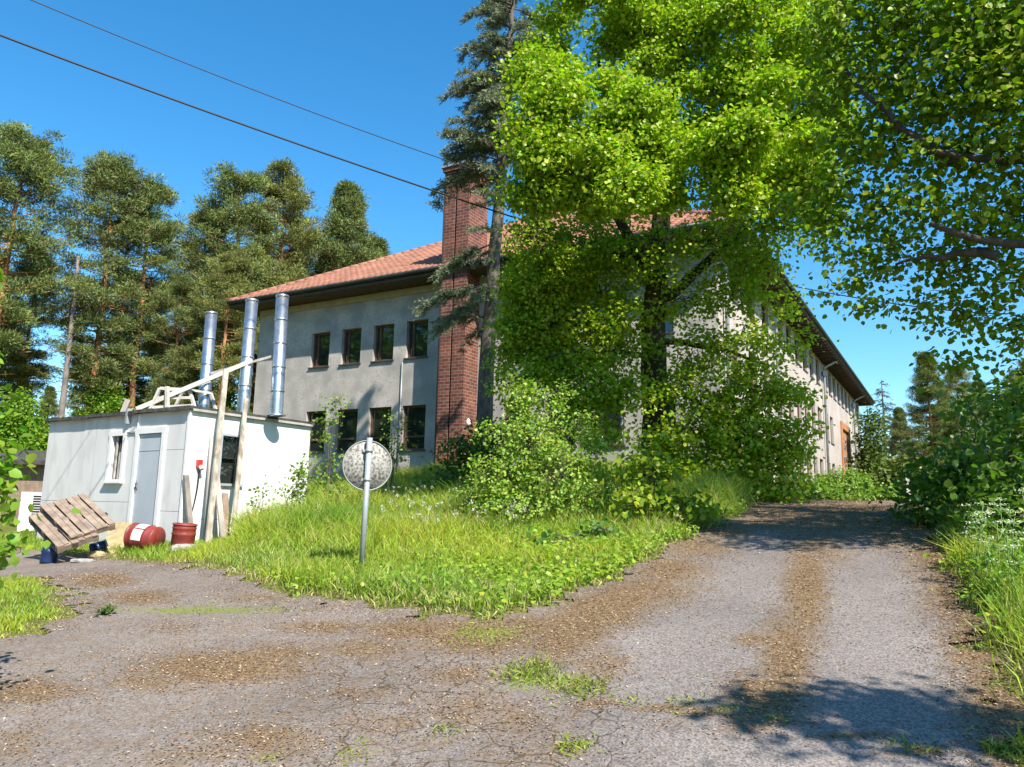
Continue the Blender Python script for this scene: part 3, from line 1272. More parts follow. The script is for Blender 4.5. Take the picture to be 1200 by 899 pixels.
pA = hit(160, 479.5, SA + mL * .02, mL)
pA[2] = RZ + .04
timber("timber_beam", pA, d2b + (d2t - d2b) * .46 + mR * .2, .05, .10, PALEW, "long pale timber beam sloping up from the cabin roof edge to a duct", "beam")
ta = d1b + (at(251, 431, 17.6) - d1b) * 1.0
timber("brace_bar", d1b + (d1t - d1b) * .40 + mR * .17, d3b + (d3t - d3b) * .50 - mR * .17 - sL * .1, .035, .06, GREYW, "thin grey brace bar linking two ducts above the cabin roof", "brace")
timber("loose_stick", at(218, 456, 17.2), d1b + (d1t - d1b) * .33 + mR * .16, .03, .05, PALEW, "short thin pale stick leaning on the shortest duct", "stick")
# trestle
tr = root("trestle_frame", at(200, 478, 17.0), "white painted timber trestle frame standing on the cabin roof", "trestle")
zt = RZ


def tp(x, y, d):
    return at(x, y, d)


T0, T1, T2, T3 = tp(176, 480, 17.0), tp(187.5, 455, 17.0), tp(222, 457, 17.2), tp(228, 477, 17.2)
for (a, b, nm) in ((T0, T1, "leg"), (T3, T2, "leg"), (T1, T2, "top_rail"), (T0 * .45 + T1 * .55, T3 * .45 + T2 * .55, "rail"), (T0 * .9 + T1 * .1, T3 * .9 + T2 * .1, "rail"),
                   (tp(196, 480, 16.96), tp(196, 453, 16.96), "post")):
    f = MB()
    f.bar(a, b, .06, .06 if nm != "post" else .085, (.3, 1, .2))
    f.build(nm, PALEW, tr)
for (a, b) in ((T0, T1), (T3, T2)):
    off = -mL * .55
    f = MB()
    f.bar(a + off, b + off, .06, .06, (.3, 1, .2))
    f.build("leg", PALEW, tr)
    f = MB()
    f.bar(b, b + off, .05, .05)
    f.build("cross_rail", PALEW, tr)
pB = tp(144, 480, 17.6)
timber("board_stub", (pB[0], pB[1], RZ), tp(150, 468, 17.6), .12, .03, GREYW, "short grey board stub propped on the cabin roof edge", "board", up=(0, 1, .2))

# ------------------------------------------------------------------ planks leaning on the cabin
PL = [((243, 642), (265, 433), .115, .045, PLANKW, "long pale plank leaning on the cabin and rising above its roof", .10, 1),
      ((272, 633), (288.5, 467), .095, .04, PLANKW, "pale plank leaning on the cabin roof edge past the dark window", .10, 1),
      ((262, 642), (254, 560), .12, .04, GREYW, "short grey plank with split foot leaning across the longest plank", .22, 0),
      ((266, 636), (264, 578), .14, .03, BROWNW, "short brown board standing against the cabin under the window", .05, 0),
      ((226, 640), (218, 557), .11, .05, pmat("dark_grey_board", (.25, .22, .19), (.16, .14, .12), 5, .9, .4, 50), "short dark grey board leaning at the cabin corner beside the red bucket", .06, 0),
      ((240, 636), (248, 512), .06, .04, GREYW, "narrow grey batten leaning behind the long pale plank", .04, 0)]
for (b, t, w, th, m_, lab, gap, over) in PL:
    top = hit(t[0], t[1], SA + mR * (gap + (.0 if not over else .02)), mR)
    bq = G(*b)
    if bq is None or bq @ mR - SA @ mR < .15:
        bq = hit(b[0], b[1], SA + mR * .55, mR)
    bq = np.array(bq)
    bq = hit(b[0], b[1], SA + mR * (.75 if over else .45), mR)
    bq[2] = gz(bq[0], bq[1]) - .05
    timber("leaning_plank", bq, top, w, th, m_, lab, "plank", "planks leaning on the cabin", up=tuple(mR))

# ------------------------------------------------------------------ clutter by the cabin
def drum(name, c, ax, r, L, mat, label, cat, group=None, ribs=(), label_part=False, rimmat=None, open_top=True):
    rt_ = root(name, c, label, cat, group)
    ax = unit(ax)
    prof = [(0, .001), (0, r * .97), (.02, r)]
    for z in ribs:
        prof += [(L * z - .02, r), (L * z, r + .014), (L * z + .02, r)]
    prof += [(L - .015, r), (L, r + .008)]
    if open_top:
        prof += [(L, r - .006), (.05, r - .012), (.05, .005)]
    else:
        prof += [(L + .004, r - .01), (L - .015, r - .02), (L - .015, .005)]
    f = MB()
    f.lathe(c, ax, prof, 22)
    f.build("shell", mat, rt_)
    f = MB()
    f.lathe(np.array(c) + ax * (L - .02), ax, [(-.012, r + .004), (0, r + .016), (.018, r + .016), (.022, r + .002)], 22)
    f.build("rim", rimmat or mat, rt_)
    if label_part:
        f = MB()
        e1 = unit(np.cross(ax, (0, 0, 1)))
        e2 = np.cross(e1, ax)
        for (a0, a1) in ((88, 132), (140, 190)):
            V, Fs = [], []
            for k in range(8):
                a = math.radians(a0 + (a1 - a0) * k / 7)
                dd = e1 * math.cos(a) + e2 * math.sin(a)
                V += [np.array(c) + ax * L * .36 + dd * (r + .004), np.array(c) + ax * L * .74 + dd * (r + .004)]
            for k in range(7):
                Fs.append((2 * k, 2 * k + 2, 2 * k + 3, 2 * k + 1))
            f.add(V, Fs, True)
        f.build("paper_label", LABELW, rt_)
    return rt_


def on_ground(px, py, d=None, off=0.0):
    q_ = G(px, py) if d is None else at(px, py, d)
    q_ = np.array(q_)
    q_[2] = gz(q_[0], q_[1]) + off
    return q_


c = on_ground(213, 643, 15.2)
bk = drum("red_bucket", c, (.06, -.03, 1), .215, .52, REDP, "upright red metal bucket standing beside the cabin corner", "bucket", ribs=(.62, .84), rimmat=pmat("dull_red_rim", (.30, .05, .045), None, 6, .5))
c = on_ground(184, 640, 15.35) + ZV * .24
dr = drum("red_barrel", c, (-.93, .2, .10), .25, .56, REDP, "tipped red barrel with white paper label lying before the cabin door", "barrel", ribs=(.3, .78), label_part=True, open_top=False)
# stone slab
def rock(name, c, sx, sy, sz, label, mat=STONE, seed=1, cat="stone"):
    r_ = np.random.default_rng(seed)
    V, Fs, n, mrow = [], [], 14, 7
    for i in range(mrow + 1):
        ph = math.pi * i / mrow
        for j in range(n):
            a = 2 * math.pi * j / n
            k = 1 + .16 * math.sin(3 * a + seed) + .1 * math.sin(5 * a + 2 * ph + seed)
            e_ = .6
            V.append((c[0] + sx * k * math.copysign(abs(math.sin(ph)) ** e_, 1) * math.cos(a),
                      c[1] + sy * k * math.sin(ph) ** e_ * math.sin(a), c[2] + sz * math.copysign(abs(math.cos(ph)) ** .7, math.cos(ph)) + .02 * r_.normal() * sz))
    for i in range(mrow):
        for j in range(n):
            Fs.append((i * n + j, (i + 1) * n + j, (i + 1) * n + (j + 1) % n, i * n + (j + 1) % n))
    f_ = MB()
    f_.add(V, Fs, False)
    return tag(f_.build(name, mat), label, cat)


rock("flat_stone", on_ground(219, 645, 15.0) + ZV * .05, .30, .2, .10, "flat pale stone lying in the grass by the red bucket", seed=3)
# pallets
def pallet(label, TL, TR, BL, nb, seed, mat=PALLETW):
    TL, TR, BL = map(np.array, (TL, TR, BL))
    e = BL - TL                       # along the boards
    Ln = np.linalg.norm(e)
    e = e / Ln
    w = TR - TL
    w = w - e * (w @ e)
    Wd = np.linalg.norm(w)
    w = w / Wd
    n = np.cross(e, w)
    if n[2] < 0:
        n = -n
    r_ = np.random.default_rng(seed)
    rr = root("wooden_pallet", BL, label, "pallet", "pallets propped by the cabin")
    bw = Wd / nb
    for k in range(nb):
        o_ = TL + w * (bw * k + .006) + e * r_.normal(0, .012)
        wid = bw * (.70 if k % 2 == 1 else .95)
        f_ = MB()
        f_.box(o_, e * (Ln + r_.normal(0, .01)), w * wid, n * .022)
        f_.build("board", mat, rr)
    for k in range(3):
        o_ = TL + e * (Ln - .1) * k / 2 - n * .10
        f_ = MB()
        f_.box(o_, e * .10, w * Wd, n * .098)
        f_.build("stringer", mat, rr)
    for k in range(3):
        o_ = TL + w * (Wd - .1) * k / 2 - n * .125
        f_ = MB()
        f_.box(o_, e * Ln, w * .1, n * .022)
        f_.build("bottom_board", mat, rr)
    return rr


PTL, PTR, PBL = at(46.5, 593.5, 15.15), at(97, 578, 15.75), at(83, 631, 14.55)
pallet("grey brown wooden pallet propped at a slant, topmost of two", PTL, PTR, PBL, 7, 1)
nn = unit(np.cross(PBL - PTL, PTR - PTL))
if nn[2] < 0:
    nn = -nn
QTL, QBL = at(33, 604, 15.0), at(67, 641, 14.35)
pallet("weathered wooden pallet lying slanted under the other pallet", QTL - nn * .03, QTL - nn * .03 + (PTR - PTL) * .9, QBL - nn * .03, 6, 2)
c = on_ground(58, 642, 14.75)
drum("blue_drum", c, (.05, .1, 1), .14, .42, BLUEP, "blue plastic drum holding up the lower pallet end", "drum", ribs=(.5,), open_top=False)
c = on_ground(107, 634, 15.6) + ZV * .1
drum("blue_canister", c, (.8, .3, .25), .11, .3, BLUEP, "small blue plastic canister lying under the pallets", "canister", ribs=(.5,), open_top=False)
# yellow insulation sheet & scraps
f = MB()
b0, b1 = on_ground(121, 640, 15.5), on_ground(150, 638, 15.7)
t0_ = hit(128, 613, SA + mL * .3, mL)
t1_ = hit(152, 613, SA + mL * .28, mL)
V = []
for (p, q) in ((b0, t0_), (b1, t1_)):
    for k in range(4):
        V.append(p + (q - p) * k / 3 + ZV * .02 * (k % 2))
nb_ = mL * .05
f.add([*V, *[v - nb_ for v in V]], [(0, 4, 5, 1), (1, 5, 6, 2), (2, 6, 7, 3), (8, 9, 13, 12), (9, 10, 14, 13), (10, 11, 15, 14), (3, 7, 15, 11), (0, 1, 9, 8), (1, 2, 10, 9), (2, 3, 11, 10), (4, 12, 13, 5), (5, 13, 14, 6), (6, 14, 15, 7)])
tag(f.build("insulation_sheet", YELLOWI), "pale yellow insulation sheet leaning on the cabin between pallets and door", "sheet")
rock("insulation_scrap", on_ground(114, 641, 15.2) + ZV * .06, .16, .12, .07, "crumpled yellow insulation scrap on the grass before the pallets", YELLOWI, 8, "scrap")
rock("insulation_scrap", on_ground(98, 646, 14.6) + ZV * .03, .22, .12, .04, "flat grey slab scrap at the foot of the pallets", STONE, 9, "scrap")

# cabinet and brown hut beyond the cabin's far end
cq = at(33, 604, 21.0)
cbt = root("ventilation_cabinet", (cq[0], cq[1], gz(cq[0], cq[1])), "white metal louvred cabinet standing past the cabin's far end", "cabinet")
f = MB()
o_ = np.array([cq[0] - .25, cq[1], gz(cq[0], cq[1])])
ed = unit(np.array([.95, .25, 0]))
fd = np.array([-ed[1], ed[0], 0])
f.box(o_, ed * 1.2, fd * .7, ZV * 1.05)
f.build("body", WHITEP, cbt)
for k in range(12):
    f = MB()
    f.box(o_ + ed * .30 - fd * .02 + ZV * (.18 + .068 * k), ed * .4, fd * .03, ZV * .03)
    f.build("louvre", DARKIN, cbt)
hq = at(20, 560, 25.0)
hut = root("timber_hut", (hq[0], hq[1], gz(hq[0], hq[1])), "small brown timber hut with dark roof half hidden behind the cabin", "hut")
o_ = np.array([hq[0] - 1.2, hq[1], gz(hq[0], hq[1])])
for k in range(24):
    f = MB()
    f.box(o_ + np.array([k * .15, 0, 0]), (.142, 0, 0), (0, .03, 0), (0, 0, 1.75))
    f.build("plank", BROWNW, hut)
f = MB()
f.box(o_ + np.array([0, .03, 0]), (3.6, 0, 0), (0, 2.2, 0), (0, 0, 1.7))
f.build("wall", BROWNW, hut)
f = MB()
a_ = o_ + np.array([-.35, -.4, 1.72])
f.hexa([a_, a_ + (4.3, 0, 0), a_ + (4.3, 3.0, .5), a_ + (0, 3.0, .5), a_ + (0, 0, .14), a_ + (4.3, 0, .14), a_ + (4.3, 3.0, .64), a_ + (0, 3.0, .64)])
f.build("roof", ROOFELT, hut)

# ------------------------------------------------------------------ round sign seen from behind
SG = on_ground(423, 672, 9.2)
sg = root("road_sign", SG, "round traffic sign seen from behind on a slightly leaning grey post in the grass", "sign")
ptop = at(433.5, 513, 9.12)
f = MB()
f.tube([SG - ZV * .1, ptop], .034, 12)
f.build("post", pmat("zinc_post", (.42, .46, .49), (.34, .375, .40), 5, .45, .05, 40, metal=.35), sg)
sc_c = at(432.5, 545, 9.12)
yaw = math.radians(25)
sn = np.array([math.sin(yaw), -math.cos(yaw), .02])        # the back of the disc looks at the road
sn = unit(sn)
cc = sc_c - sn * .075 + np.array([.0, 0, 0])


def lichen_mat():
    m, nt, b = new_mat("lichened_aluminium")
    L = nt.links
    b.inputs["Roughness"].default_value = .75
    tc = nt.nodes.new("ShaderNodeTexCoord")
    v = nd(nt, "ShaderNodeTexNoise", Scale=34.0, Detail=3, Roughness=.6)
    n = nd(nt, "ShaderNodeTexNoise", Scale=6.0, Detail=3)
    L.new(tc.outputs["Object"], v.inputs["Vector"])
    L.new(tc.outputs["Object"], n.inputs["Vector"])
    r = ramp(nt, v.outputs["Fac"], [(.40, (.11, .095, .085)), (.5, (.27, .26, .235)), (.68, (.38, .37, .34))])
    L.new(r.outputs[0], b.inputs["Base Color"])
    return m


f = MB()
f.lathe(cc, sn, [(0, .001), (0, .290), (-.012, .290), (-.012, .001)], 48)
dk = f.build("disc", lichen_mat(), sg)
f = MB()
f.lathe(cc, sn, [(-.014, .288), (-.014, .299), (.012, .299), (.014, .292), (.003, .286)], 48)
f.build("rim", pmat("sign_rim", (.32, .33, .30), (.25, .26, .24), 8, .8), dk)
for dz in (.17, -.17):
    f = MB()
    q = cc + ZV * dz
    pp = SG + (ptop - SG) * ((q[2] - SG[2]) / (ptop[2] - SG[2]))
    e_ = unit(np.cross(sn, ZV))
    f.box(pp - e_ * .06 - ZV * .015 - sn * .04, e_ * .12, sn * -.02, ZV * .03)
    f.lathe(pp - ZV * .015, ZV, [(0, .036), (0, .044), (.03, .044), (.03, .036)], 12)
    f.build("clamp", PIPEMET, sg)

# small post on the crest
q = G(1064.5, 597)
q = at(1064.5, 592, 14.5)
q[2] = gz(q[0], q[1]) - .1
f = MB()
f.bar(q, q + ZV * .62, .07, .07, (0, 1, 0))
f.bar(q + ZV * .62, q + ZV * .66, .09, .09, (0, 1, 0))
tag(f.build("marker_post", GREYW), "short grey wooden marker post at the top of the driveway", "post")

# ------------------------------------------------------------------ overhead wires
WIREM = pmat("black_wire", (.015, .015, .017), (.01, .01, .01), 5, .5)


def wire(pts, rad, label):
    P = np.array([at(*p) for p in pts])
    # smooth through the points
    t = np.linspace(0, len(P) - 1, 60)
    out = np.zeros((60, 3))
    for k in range(3):
        co = np.polyfit(np.arange(len(P)), P[:, k], min(3, len(P) - 1))
        out[:, k] = np.polyval(co, t)
    f_ = MB()
    f_.tube(out, rad, 6)
    return tag(f_.build("overhead_wire", WIREM), label, "wire", "overhead wires")


wire([(-130, -10, 10), (0, 42, 11), (190, 113, 12.5), (380, 178, 14), (520, 228, 15.3), (640, 267, 16.6), (760, 303, 18.2)], .017, "thick black overhead cable running above the cabin to the big leafy tree")
wire([(-60, -40, 11), (40, 0, 11.8), (200, 68, 13), (350, 126, 14.3), (500, 180, 15.6), (640, 225, 16.8), (780, 266, 18.2)], .0095, "thin overhead wire crossing the sky higher than the thick cable")
wire([(800, 306, 20), (890, 327, 19), (985, 346, 17), (1080, 360, 15), (1180, 368, 13)], .012, "black overhead wire reaching from the eave toward the overhanging tree")

# ------------------------------------------------------------------ vegetation builders
BARK = pmat("dark_bark", (.085, .065, .048), (.04, .03, .024), 9, .95, .8, 30, stretch=(1, 1, .3))
BARKG = pmat("grey_spruce_bark", (.16, .135, .115), (.075, .06, .052), 9, .95, .8, 30, stretch=(1, 1, .35))
TWIG = pmat("twig_bark", (.10, .08, .06), (.06, .047, .036), 9, .95)


def pine_bark():
    m, nt, b = new_mat("pine_bark")
    b.inputs["Roughness"].default_value = .95
    tc = nt.nodes.new("ShaderNodeTexCoord")
    sx = nt.nodes.new("ShaderNodeSeparateXYZ")
    nt.links.new(tc.outputs["Object"], sx.inputs[0])
    n = nd(nt, "ShaderNodeTexNoise", Scale=2.2, Detail=6)
    nt.links.new(tc.outputs["Object"], n.inputs["Vector"])
    a = nt.nodes.new("ShaderNodeMath")
    a.operation = 'MULTIPLY_ADD'
    a.inputs[1].default_value = .055
    nt.links.new(sx.outputs[2], a.inputs[0])
    nt.links.new(n.outputs["Fac"], a.inputs[2])
    r = ramp(nt, a.outputs[0], [(.55, (.12, .085, .065)), (.85, (.30, .135, .065)), (1.0, (.42, .19, .085))])
    nt.links.new(r.outputs[0], b.inputs["Base Color"])
    bp = nt.nodes.new("ShaderNodeBump")
    bp.inputs["Strength"].default_value = .6
    n2 = nd(nt, "ShaderNodeTexNoise", Scale=9.0, Detail=5)
    nt.links.new(tc.outputs["Object"], n2.inputs["Vector"])
    nt.links.new(n2.outputs["Fac"], bp.inputs["Height"])
    bp.inputs["Distance"].default_value = .04
    nt.links.new(bp.outputs[0], b.inputs["Normal"])
    return m


PBARK = pine_bark()
LEAFM = leaf_mat("broad_leaf", .45, .42, (.85, 1.15, .36))
NEEDLEM = leaf_mat("needle", .18, .55, (1.1, 1.05, .7), .25)
GRASSM = leaf_mat("grass_blade", .35, .5, (1.1, 1.05, .6), .25)
LITM = leaf_mat("dry_leaf", .1, .8, (1, 1, 1), .15)


def in_ellipsoid(n, c, r, rng, shell=.55):
    v = unit(rng.normal(size=(n, 3)))
    rad = shell + (1 - shell) * rng.random((n, 1)) ** .7
    k = rng.random((n, 1)) < .25
    rad = np.where(k, rng.random((n, 1)) ** .5, rad)
    return np.array(c) + v * rad * np.array(r), v


def crown_points(clumps, per, rng, sub=.16, lpt=14):
    """clumps: (centre, radii, leaves). Leaves gather on twig sprays inside each clump."""
    P, N, TW = [], [], []
    for (c, r, n) in clumps:
        ns = max(3, int(n / lpt))
        tips, out = in_ellipsoid(ns, c, r, rng)
        TW.append((np.array(c), tips))
        k = rng.integers(0, ns, n)
        flat = np.array([1.0, 1.0, .55])
        off = rng.normal(size=(n, 3)) * sub * flat * (.6 + .8 * rng.random((n, 1)))
        P.append(tips[k] + off)
        nn_ = out[k] * .45 + np.array([0, 0, .55]) + rng.normal(size=(n, 3)) * .55
        N.append(nn_)
    return np.concatenate(P), np.concatenate(N), TW


def twig_mesh(TW, rng, frac=.5, r0=.012):
    parts = []
    for (c, tips) in TW:
        m = max(2, int(len(tips) * frac))
        for t in tips[rng.permutation(len(tips))[:m]]:
            s = c + (t - c) * rng.uniform(0, .35) + rng.normal(0, .06, 3)
            mid = (s + t) / 2 + rng.normal(0, .10, 3)
            parts.append(tube_arrays(bez(s, mid, t, 4), np.linspace(r0, r0 * .3, 4), 3))
    V, Fc = merge_quads(parts)
    return fast_mesh("twigs", V, Fc, True)


def broad_tree(name, label, cat, base, trunk_pts, trunk_r, limbs, clumps, leaf, base_col, seed, group=None, sub=.2, var=.3, bark=None,
               lpt=14, twig=.45, droop=.5, shape=LEAF, trunk_name="trunk", mat=None, twig_r=.012, fade=None):
    rng = np.random.default_rng(seed)
    rt_ = root(name, base, label, cat, group)
    tk = None
    if trunk_pts is not None:
        f_ = MB()
        P = np.array(trunk_pts, float)
        t = np.linspace(0, len(P) - 1, 16)
        Q = np.stack([np.interp(t, np.arange(len(P)), P[:, k]) for k in range(3)], -1)
        Q[1:-1] += rng.normal(0, .02, (14, 3))
        f_.tube(Q, np.interp(np.linspace(0, 1, 16), np.linspace(0, 1, len(trunk_r)), trunk_r), 12)
        tk = f_.build(trunk_name, bark or BARK, rt_)
    for (a, b, c, ra, rb_) in limbs:
        f_ = MB()
        Q = bez(a, b, c, 12)
        Q[2:-1] += rng.normal(0, .016, (9, 3))
        f_.tube(Q, np.linspace(ra, rb_, 12), 8)
        f_.build("limb", bark or BARK, rt_)
    P, N, TW = crown_points(clumps, 0, rng, sub, lpt)
    if fade is not None:
        keep = fade(P)
        P, N = P[keep], N[keep]
    col = colvar(len(P), base_col, var, .13, rng)
    size = leaf * (.65 + .6 * rng.random(len(P)))
    cr_ = link("crown", leaves_mesh("crown", P, N, size, col, shape, droop, rng), mat or LEAFM, rt_)
    if twig > 0:
        link("twigs", twig_mesh(TW, rng, twig, twig_r), TWIG, rt_)["kind"] = "stuff"
    return rt_


def cl(px, py, d, rx, ry, n, rd=None):
    """a clump given by where it shows and how far off it stands, in metres"""
    c = at(px, py, d)
    s = d / F
    return (c, (rx * s, (rd if rd is not None else rx * s * .8), ry * s), n)


# ------------------------------------------------------------------ the big linden in front of the building
LB = at(768, 560, 16.2)
LB[2] = gz(LB[0], LB[1])
LT = [LB - ZV * .2, at(768, 470, 16.2), at(765, 400, 16.2), at(770, 330, 16.2), at(775, 255, 16.2), at(780, 170, 16.2), at(790, 60, 16.2), at(795, -60, 16.2)]
Ltr = [.36, .29, .27, .25, .20, .15, .10, .05]
limbs = [
    (at(768, 330, 16.2), at(735, 270, 15.8), at(672, 180, 15.2), .16, .05),
    (at(768, 360, 16.2), at(830, 310, 16.0), at(905, 235, 15.4), .14, .05),
    (at(905, 235, 15.4), at(950, 190, 15.0), at(985, 100, 14.5), .07, .02),
    (at(775, 240, 16.2), at(720, 170, 15.5), at(700, 60, 15), .11, .03),
    (at(778, 210, 16.2), at(840, 140, 15.6), at(870, 20, 15), .11, .03),
    (at(768, 400, 16.2), at(830, 400, 15.8), at(905, 430, 15.4), .08, .02),
    (at(766, 420, 16.2), at(700, 400, 15.8), at(640, 420, 15.5), .07, .02),
    (at(768, 450, 16.2), at(850, 480, 15.6), at(920, 540, 15.2), .07, .02),
    (at(770, 300, 16.2), at(690, 300, 15.9), at(625, 300, 15.8), .08, .02),
]
clumps = []
rngl = np.random.default_rng(12)
OUTL = [(648, -70), (644, 30), (616, 100), (600, 150), (604, 205), (628, 240), (690, 235), (770, 222), (830, 235), (900, 245), (962, 225), (985, 160), (985, 60), (985, -70)]
cen = []
while len(cen) < 84:                                   # sunlit upper crown, bulging toward the drive
    x, y = rngl.uniform(600, 985), rngl.uniform(-70, 245)
    if not inpoly(np.array([x]), np.array([y]), OUTL)[0]:
        continue
    if min([math.hypot(x - c[0], y - c[1]) for c in cen] + [99]) < 22:
        continue
    cen.append((x, y))
for (x, y) in cen:
    rx = rngl.uniform(22, 40)
    ry = rx * rngl.uniform(.6, .95)
    d = float(np.interp(y, [-80, 0, 90, 170, 240], [14.4, 14.0, 13.4, 12.9, 12.8])) + rngl.normal(0, .55) + .0022 * abs(x - 790)
    clumps.append(cl(x, y, d, rx, ry, int(rx * ry * 1.9)))
for (x, y, z, r, n) in ((2.2, 15.6, 13.2, 1.6, 2200), (4.0, 15.4, 13.4, 1.6, 2200), (3.0, 16.2, 14.6, 1.4, 1500), (3, 16, 11, 2.2, 2000)):
    clumps.append((np.array([x, y, z]), (r, r, r * .75), n))
mid_ = [(630, 285, 16.2, 40, 36, .55), (690, 285, 16.6, 55, 34, .5), (640, 340, 16.4, 50, 42, .7), (705, 345, 16.8, 55, 40, .5), (760, 300, 15.6, 60, 36, .35), (830, 285, 15.4, 55, 32, .5),
        (880, 290, 15.6, 36, 30, .35), (625, 395, 16.5, 45, 40, .75), (690, 400, 16.8, 45, 36, .42), (800, 350, 15.6, 50, 36, .40), (860, 340, 15.4, 45, 36, .42), (810, 410, 15.6, 40, 34, .32),
        (905, 350, 15.3, 40, 30, .30), (860, 400, 15.2, 45, 34, .38), (915, 400, 15.2, 36, 30, .32), (740, 375, 15.5, 36, 26, .35), (665, 320, 16.0, 40, 34, .6), (720, 300, 15.8, 34, 30, .5), (660, 375, 16.2, 44, 34, .55), (715, 385, 16.0, 30, 30, .40), (605, 340, 16.6, 24, 40, .5), (600, 400, 16.6, 24, 34, .5), (680, 430, 16.0, 44, 24, .5), (740, 420, 15.6, 30, 22, .4), (640, 430, 16, 36, 24, .5),
        (930, 245, 14.4, 40, 24, .55), (965, 262, 14.2, 30, 20, .4), (900, 268, 14.8, 34, 20, .55), (945, 215, 14.2, 40, 24, .6), (890, 310, 15, 30, 24, .4)]
for (x, y, d, rx, ry, k) in mid_:
    clumps.append(cl(x, y, d, rx, ry, int(rx * ry * k * (2.6 if x < 720 else 1.5))))
low_ = [(620, 450, 15.8, 46, 34, .5), (690, 455, 15.4, 46, 30, .6), (740, 460, 15.0, 40, 26, .40), (820, 455, 15.3, 45, 32, .55), (880, 455, 15.1, 45, 32, .62), (925, 462, 15.0, 32, 14, .7),
        (810, 510, 15.2, 50, 34, .62), (870, 510, 15.0, 50, 36, .75), (915, 525, 15.0, 34, 34, .8), (840, 560, 15.0, 55, 30, .8), (900, 568, 15.0, 45, 26, .85), (780, 560, 15.2, 36, 34, .6), (700, 500, 15.5, 40, 30, .5), (945, 500, 15, 14, 14, .4)]
for (x, y, d, rx, ry, k) in low_:
    clumps.append(cl(x, y, d, rx, ry, int(rx * ry * k * 2.0)))
broad_tree("linden_tree", "big spreading linden with yellow green leaves and dark trunk before the school's corner", "tree", LB, LT, Ltr, limbs, clumps,
           .077, (.34, .435, .028), 21, sub=.15, var=.32, lpt=22, twig=.4)

# ------------------------------------------------------------------ tree overhanging the driveway from the side
RB = np.array([8.6, 6.6, gz(8.6, 6.6)])
limbs = [
    (RB + (-.2, 0, 3.2), at(1230, 330, 7.6), at(1090, 262, 7.8), .085, .03),
    (at(1170, 300, 7.7), at(1120, 290, 7.9), at(1050, 310, 8.2), .06, .015),
    (RB + (-.1, 0, 4.4), at(1230, 220, 7.6), at(1085, 175, 8.0), .085, .03),
    (at(1130, 190, 7.9), at(1050, 160, 8.2), at(990, 80, 8.5), .06, .02),
    (RB + (0, .1, 5.2), at(1220, 100, 7.8), at(1110, 20, 8.2), .12, .04),
    (RB + (0, .3, 3.4), at(1240, 400, 8.2), at(1180, 380, 8.6), .08, .02),
]
clumps = []
rt_up = [(1000, 20, 8.6, 60, 55, .42), (1070, 20, 8.2, 60, 55, .42), (1140, 20, 7.8, 60, 55, .45), (1205, 30, 7.6, 55, 60, .45), (985, 95, 8.8, 50, 45, .34), (1045, 95, 8.4, 55, 48, .36), (1115, 100, 8.0, 60, 48, .42),
         (1185, 110, 7.7, 55, 50, .42), (990, 165, 8.9, 45, 38, .27), (1045, 170, 8.5, 50, 40, .30), (1110, 180, 8.1, 50, 40, .34), (1180, 185, 7.8, 50, 45, .36), (970, 225, 9.0, 38, 28, .26), (1020, 240, 8.7, 45, 34, .26),
         (1080, 245, 8.3, 48, 34, .28), (1150, 250, 8.0, 50, 36, .28), (1210, 255, 7.8, 45, 45, .30), (960, 285, 9.0, 30, 22, .22), (1010, 300, 8.8, 45, 28, .24), (1065, 300, 8.5, 45, 28, .24), (1130, 310, 8.3, 48, 32, .26),
         (1190, 320, 8.1, 45, 36, .28), (985, 335, 8.9, 34, 18, .24), (945, 235, 9.2, 34, 26, .3), (975, 262, 9.0, 34, 22, .3), (1020, 355, 8.8, 30, 15, .24), (1100, 350, 8.5, 40, 24, .22), (1150, 375, 8.5, 34, 30, .24), (1195, 400, 8.5, 30, 40, .26), (1085, 380, 8.6, 24, 14, .18), (1120, 420, 9.0, 30, 16, .26)]
for (x, y, d, rx, ry, k) in rt_up:
    clumps.append(cl(x, y, d, rx, ry, int(rx * ry * k * .95)))
for (x, y, z, r, n) in ((9.0, 7.2, 7.5, 1.8, 1500), (9.5, 8.8, 6.0, 1.6, 1200), (7.6, 9.2, 9.6, 1.7, 2600), (9.0, 8.6, 11.2, 1.9, 3000), (8.4, 9.8, 9.4, 1.6, 2600), (8.6, 10.6, 9.0, 1.7, 2400), (9.4, 7.6, 13.0, 1.7, 2200), (6.9, 8.3, 8.4, 1.3, 1500), (10.2, 10.0, 12.5, 1.8, 2000), (6.9, 6.6, 6.4, 1.3, 3600), (7.7, 7.2, 6.3, 1.3, 2800), (6.2, 6.0, 6.5, 1.0, 2200), (7.6, 8.0, 6.9, 1.2, 2000)):
    clumps.append((np.array([x, y, z]), (r, r, r * .8), n))
broad_tree("roadside_linden", "leafy linden bough tree overhanging the driveway with sky showing through", "tree", RB,
           [RB - ZV * .2, RB + (0, 0, 2), RB + (.05, .05, 4), RB + (-.1, .1, 6.5), RB + (-.2, .8, 12.5)], [.3, .26, .22, .15, .05], limbs, clumps,
           .072, (.215, .30, .020), 22, sub=.13, var=.32, lpt=15, twig=.5, twig_r=.006)

# young tree beside the photographer, throwing its shade on the lower driveway
YB = np.array([4.6, -.6, gz(4.6, -.6)])
clumps = [((4.05, .45, 5.35), (.45, .40, .35), 900), ((4.6, .35, 5.3), (.42, .36, .32), 800), ((5.1, .2, 5.0), (.4, .35, .3), 500)]
broad_tree("young_tree", "slim young leafy tree by the lower driveway edge", "tree", YB, [YB - ZV * .1, YB + (0, .1, 2.4), YB + (-.2, .3, 4.2), YB + (-.5, .6, 5.6)], [.05, .045, .035, .012],
           [(YB + (-.2, .3, 4.0), YB + (-.2, .5, 4.9), YB + (.3, .6, 5.7), .02, .008)], clumps, .085, (.135, .23, .022), 31, sub=.14, lpt=12, twig=.3, twig_r=.006)

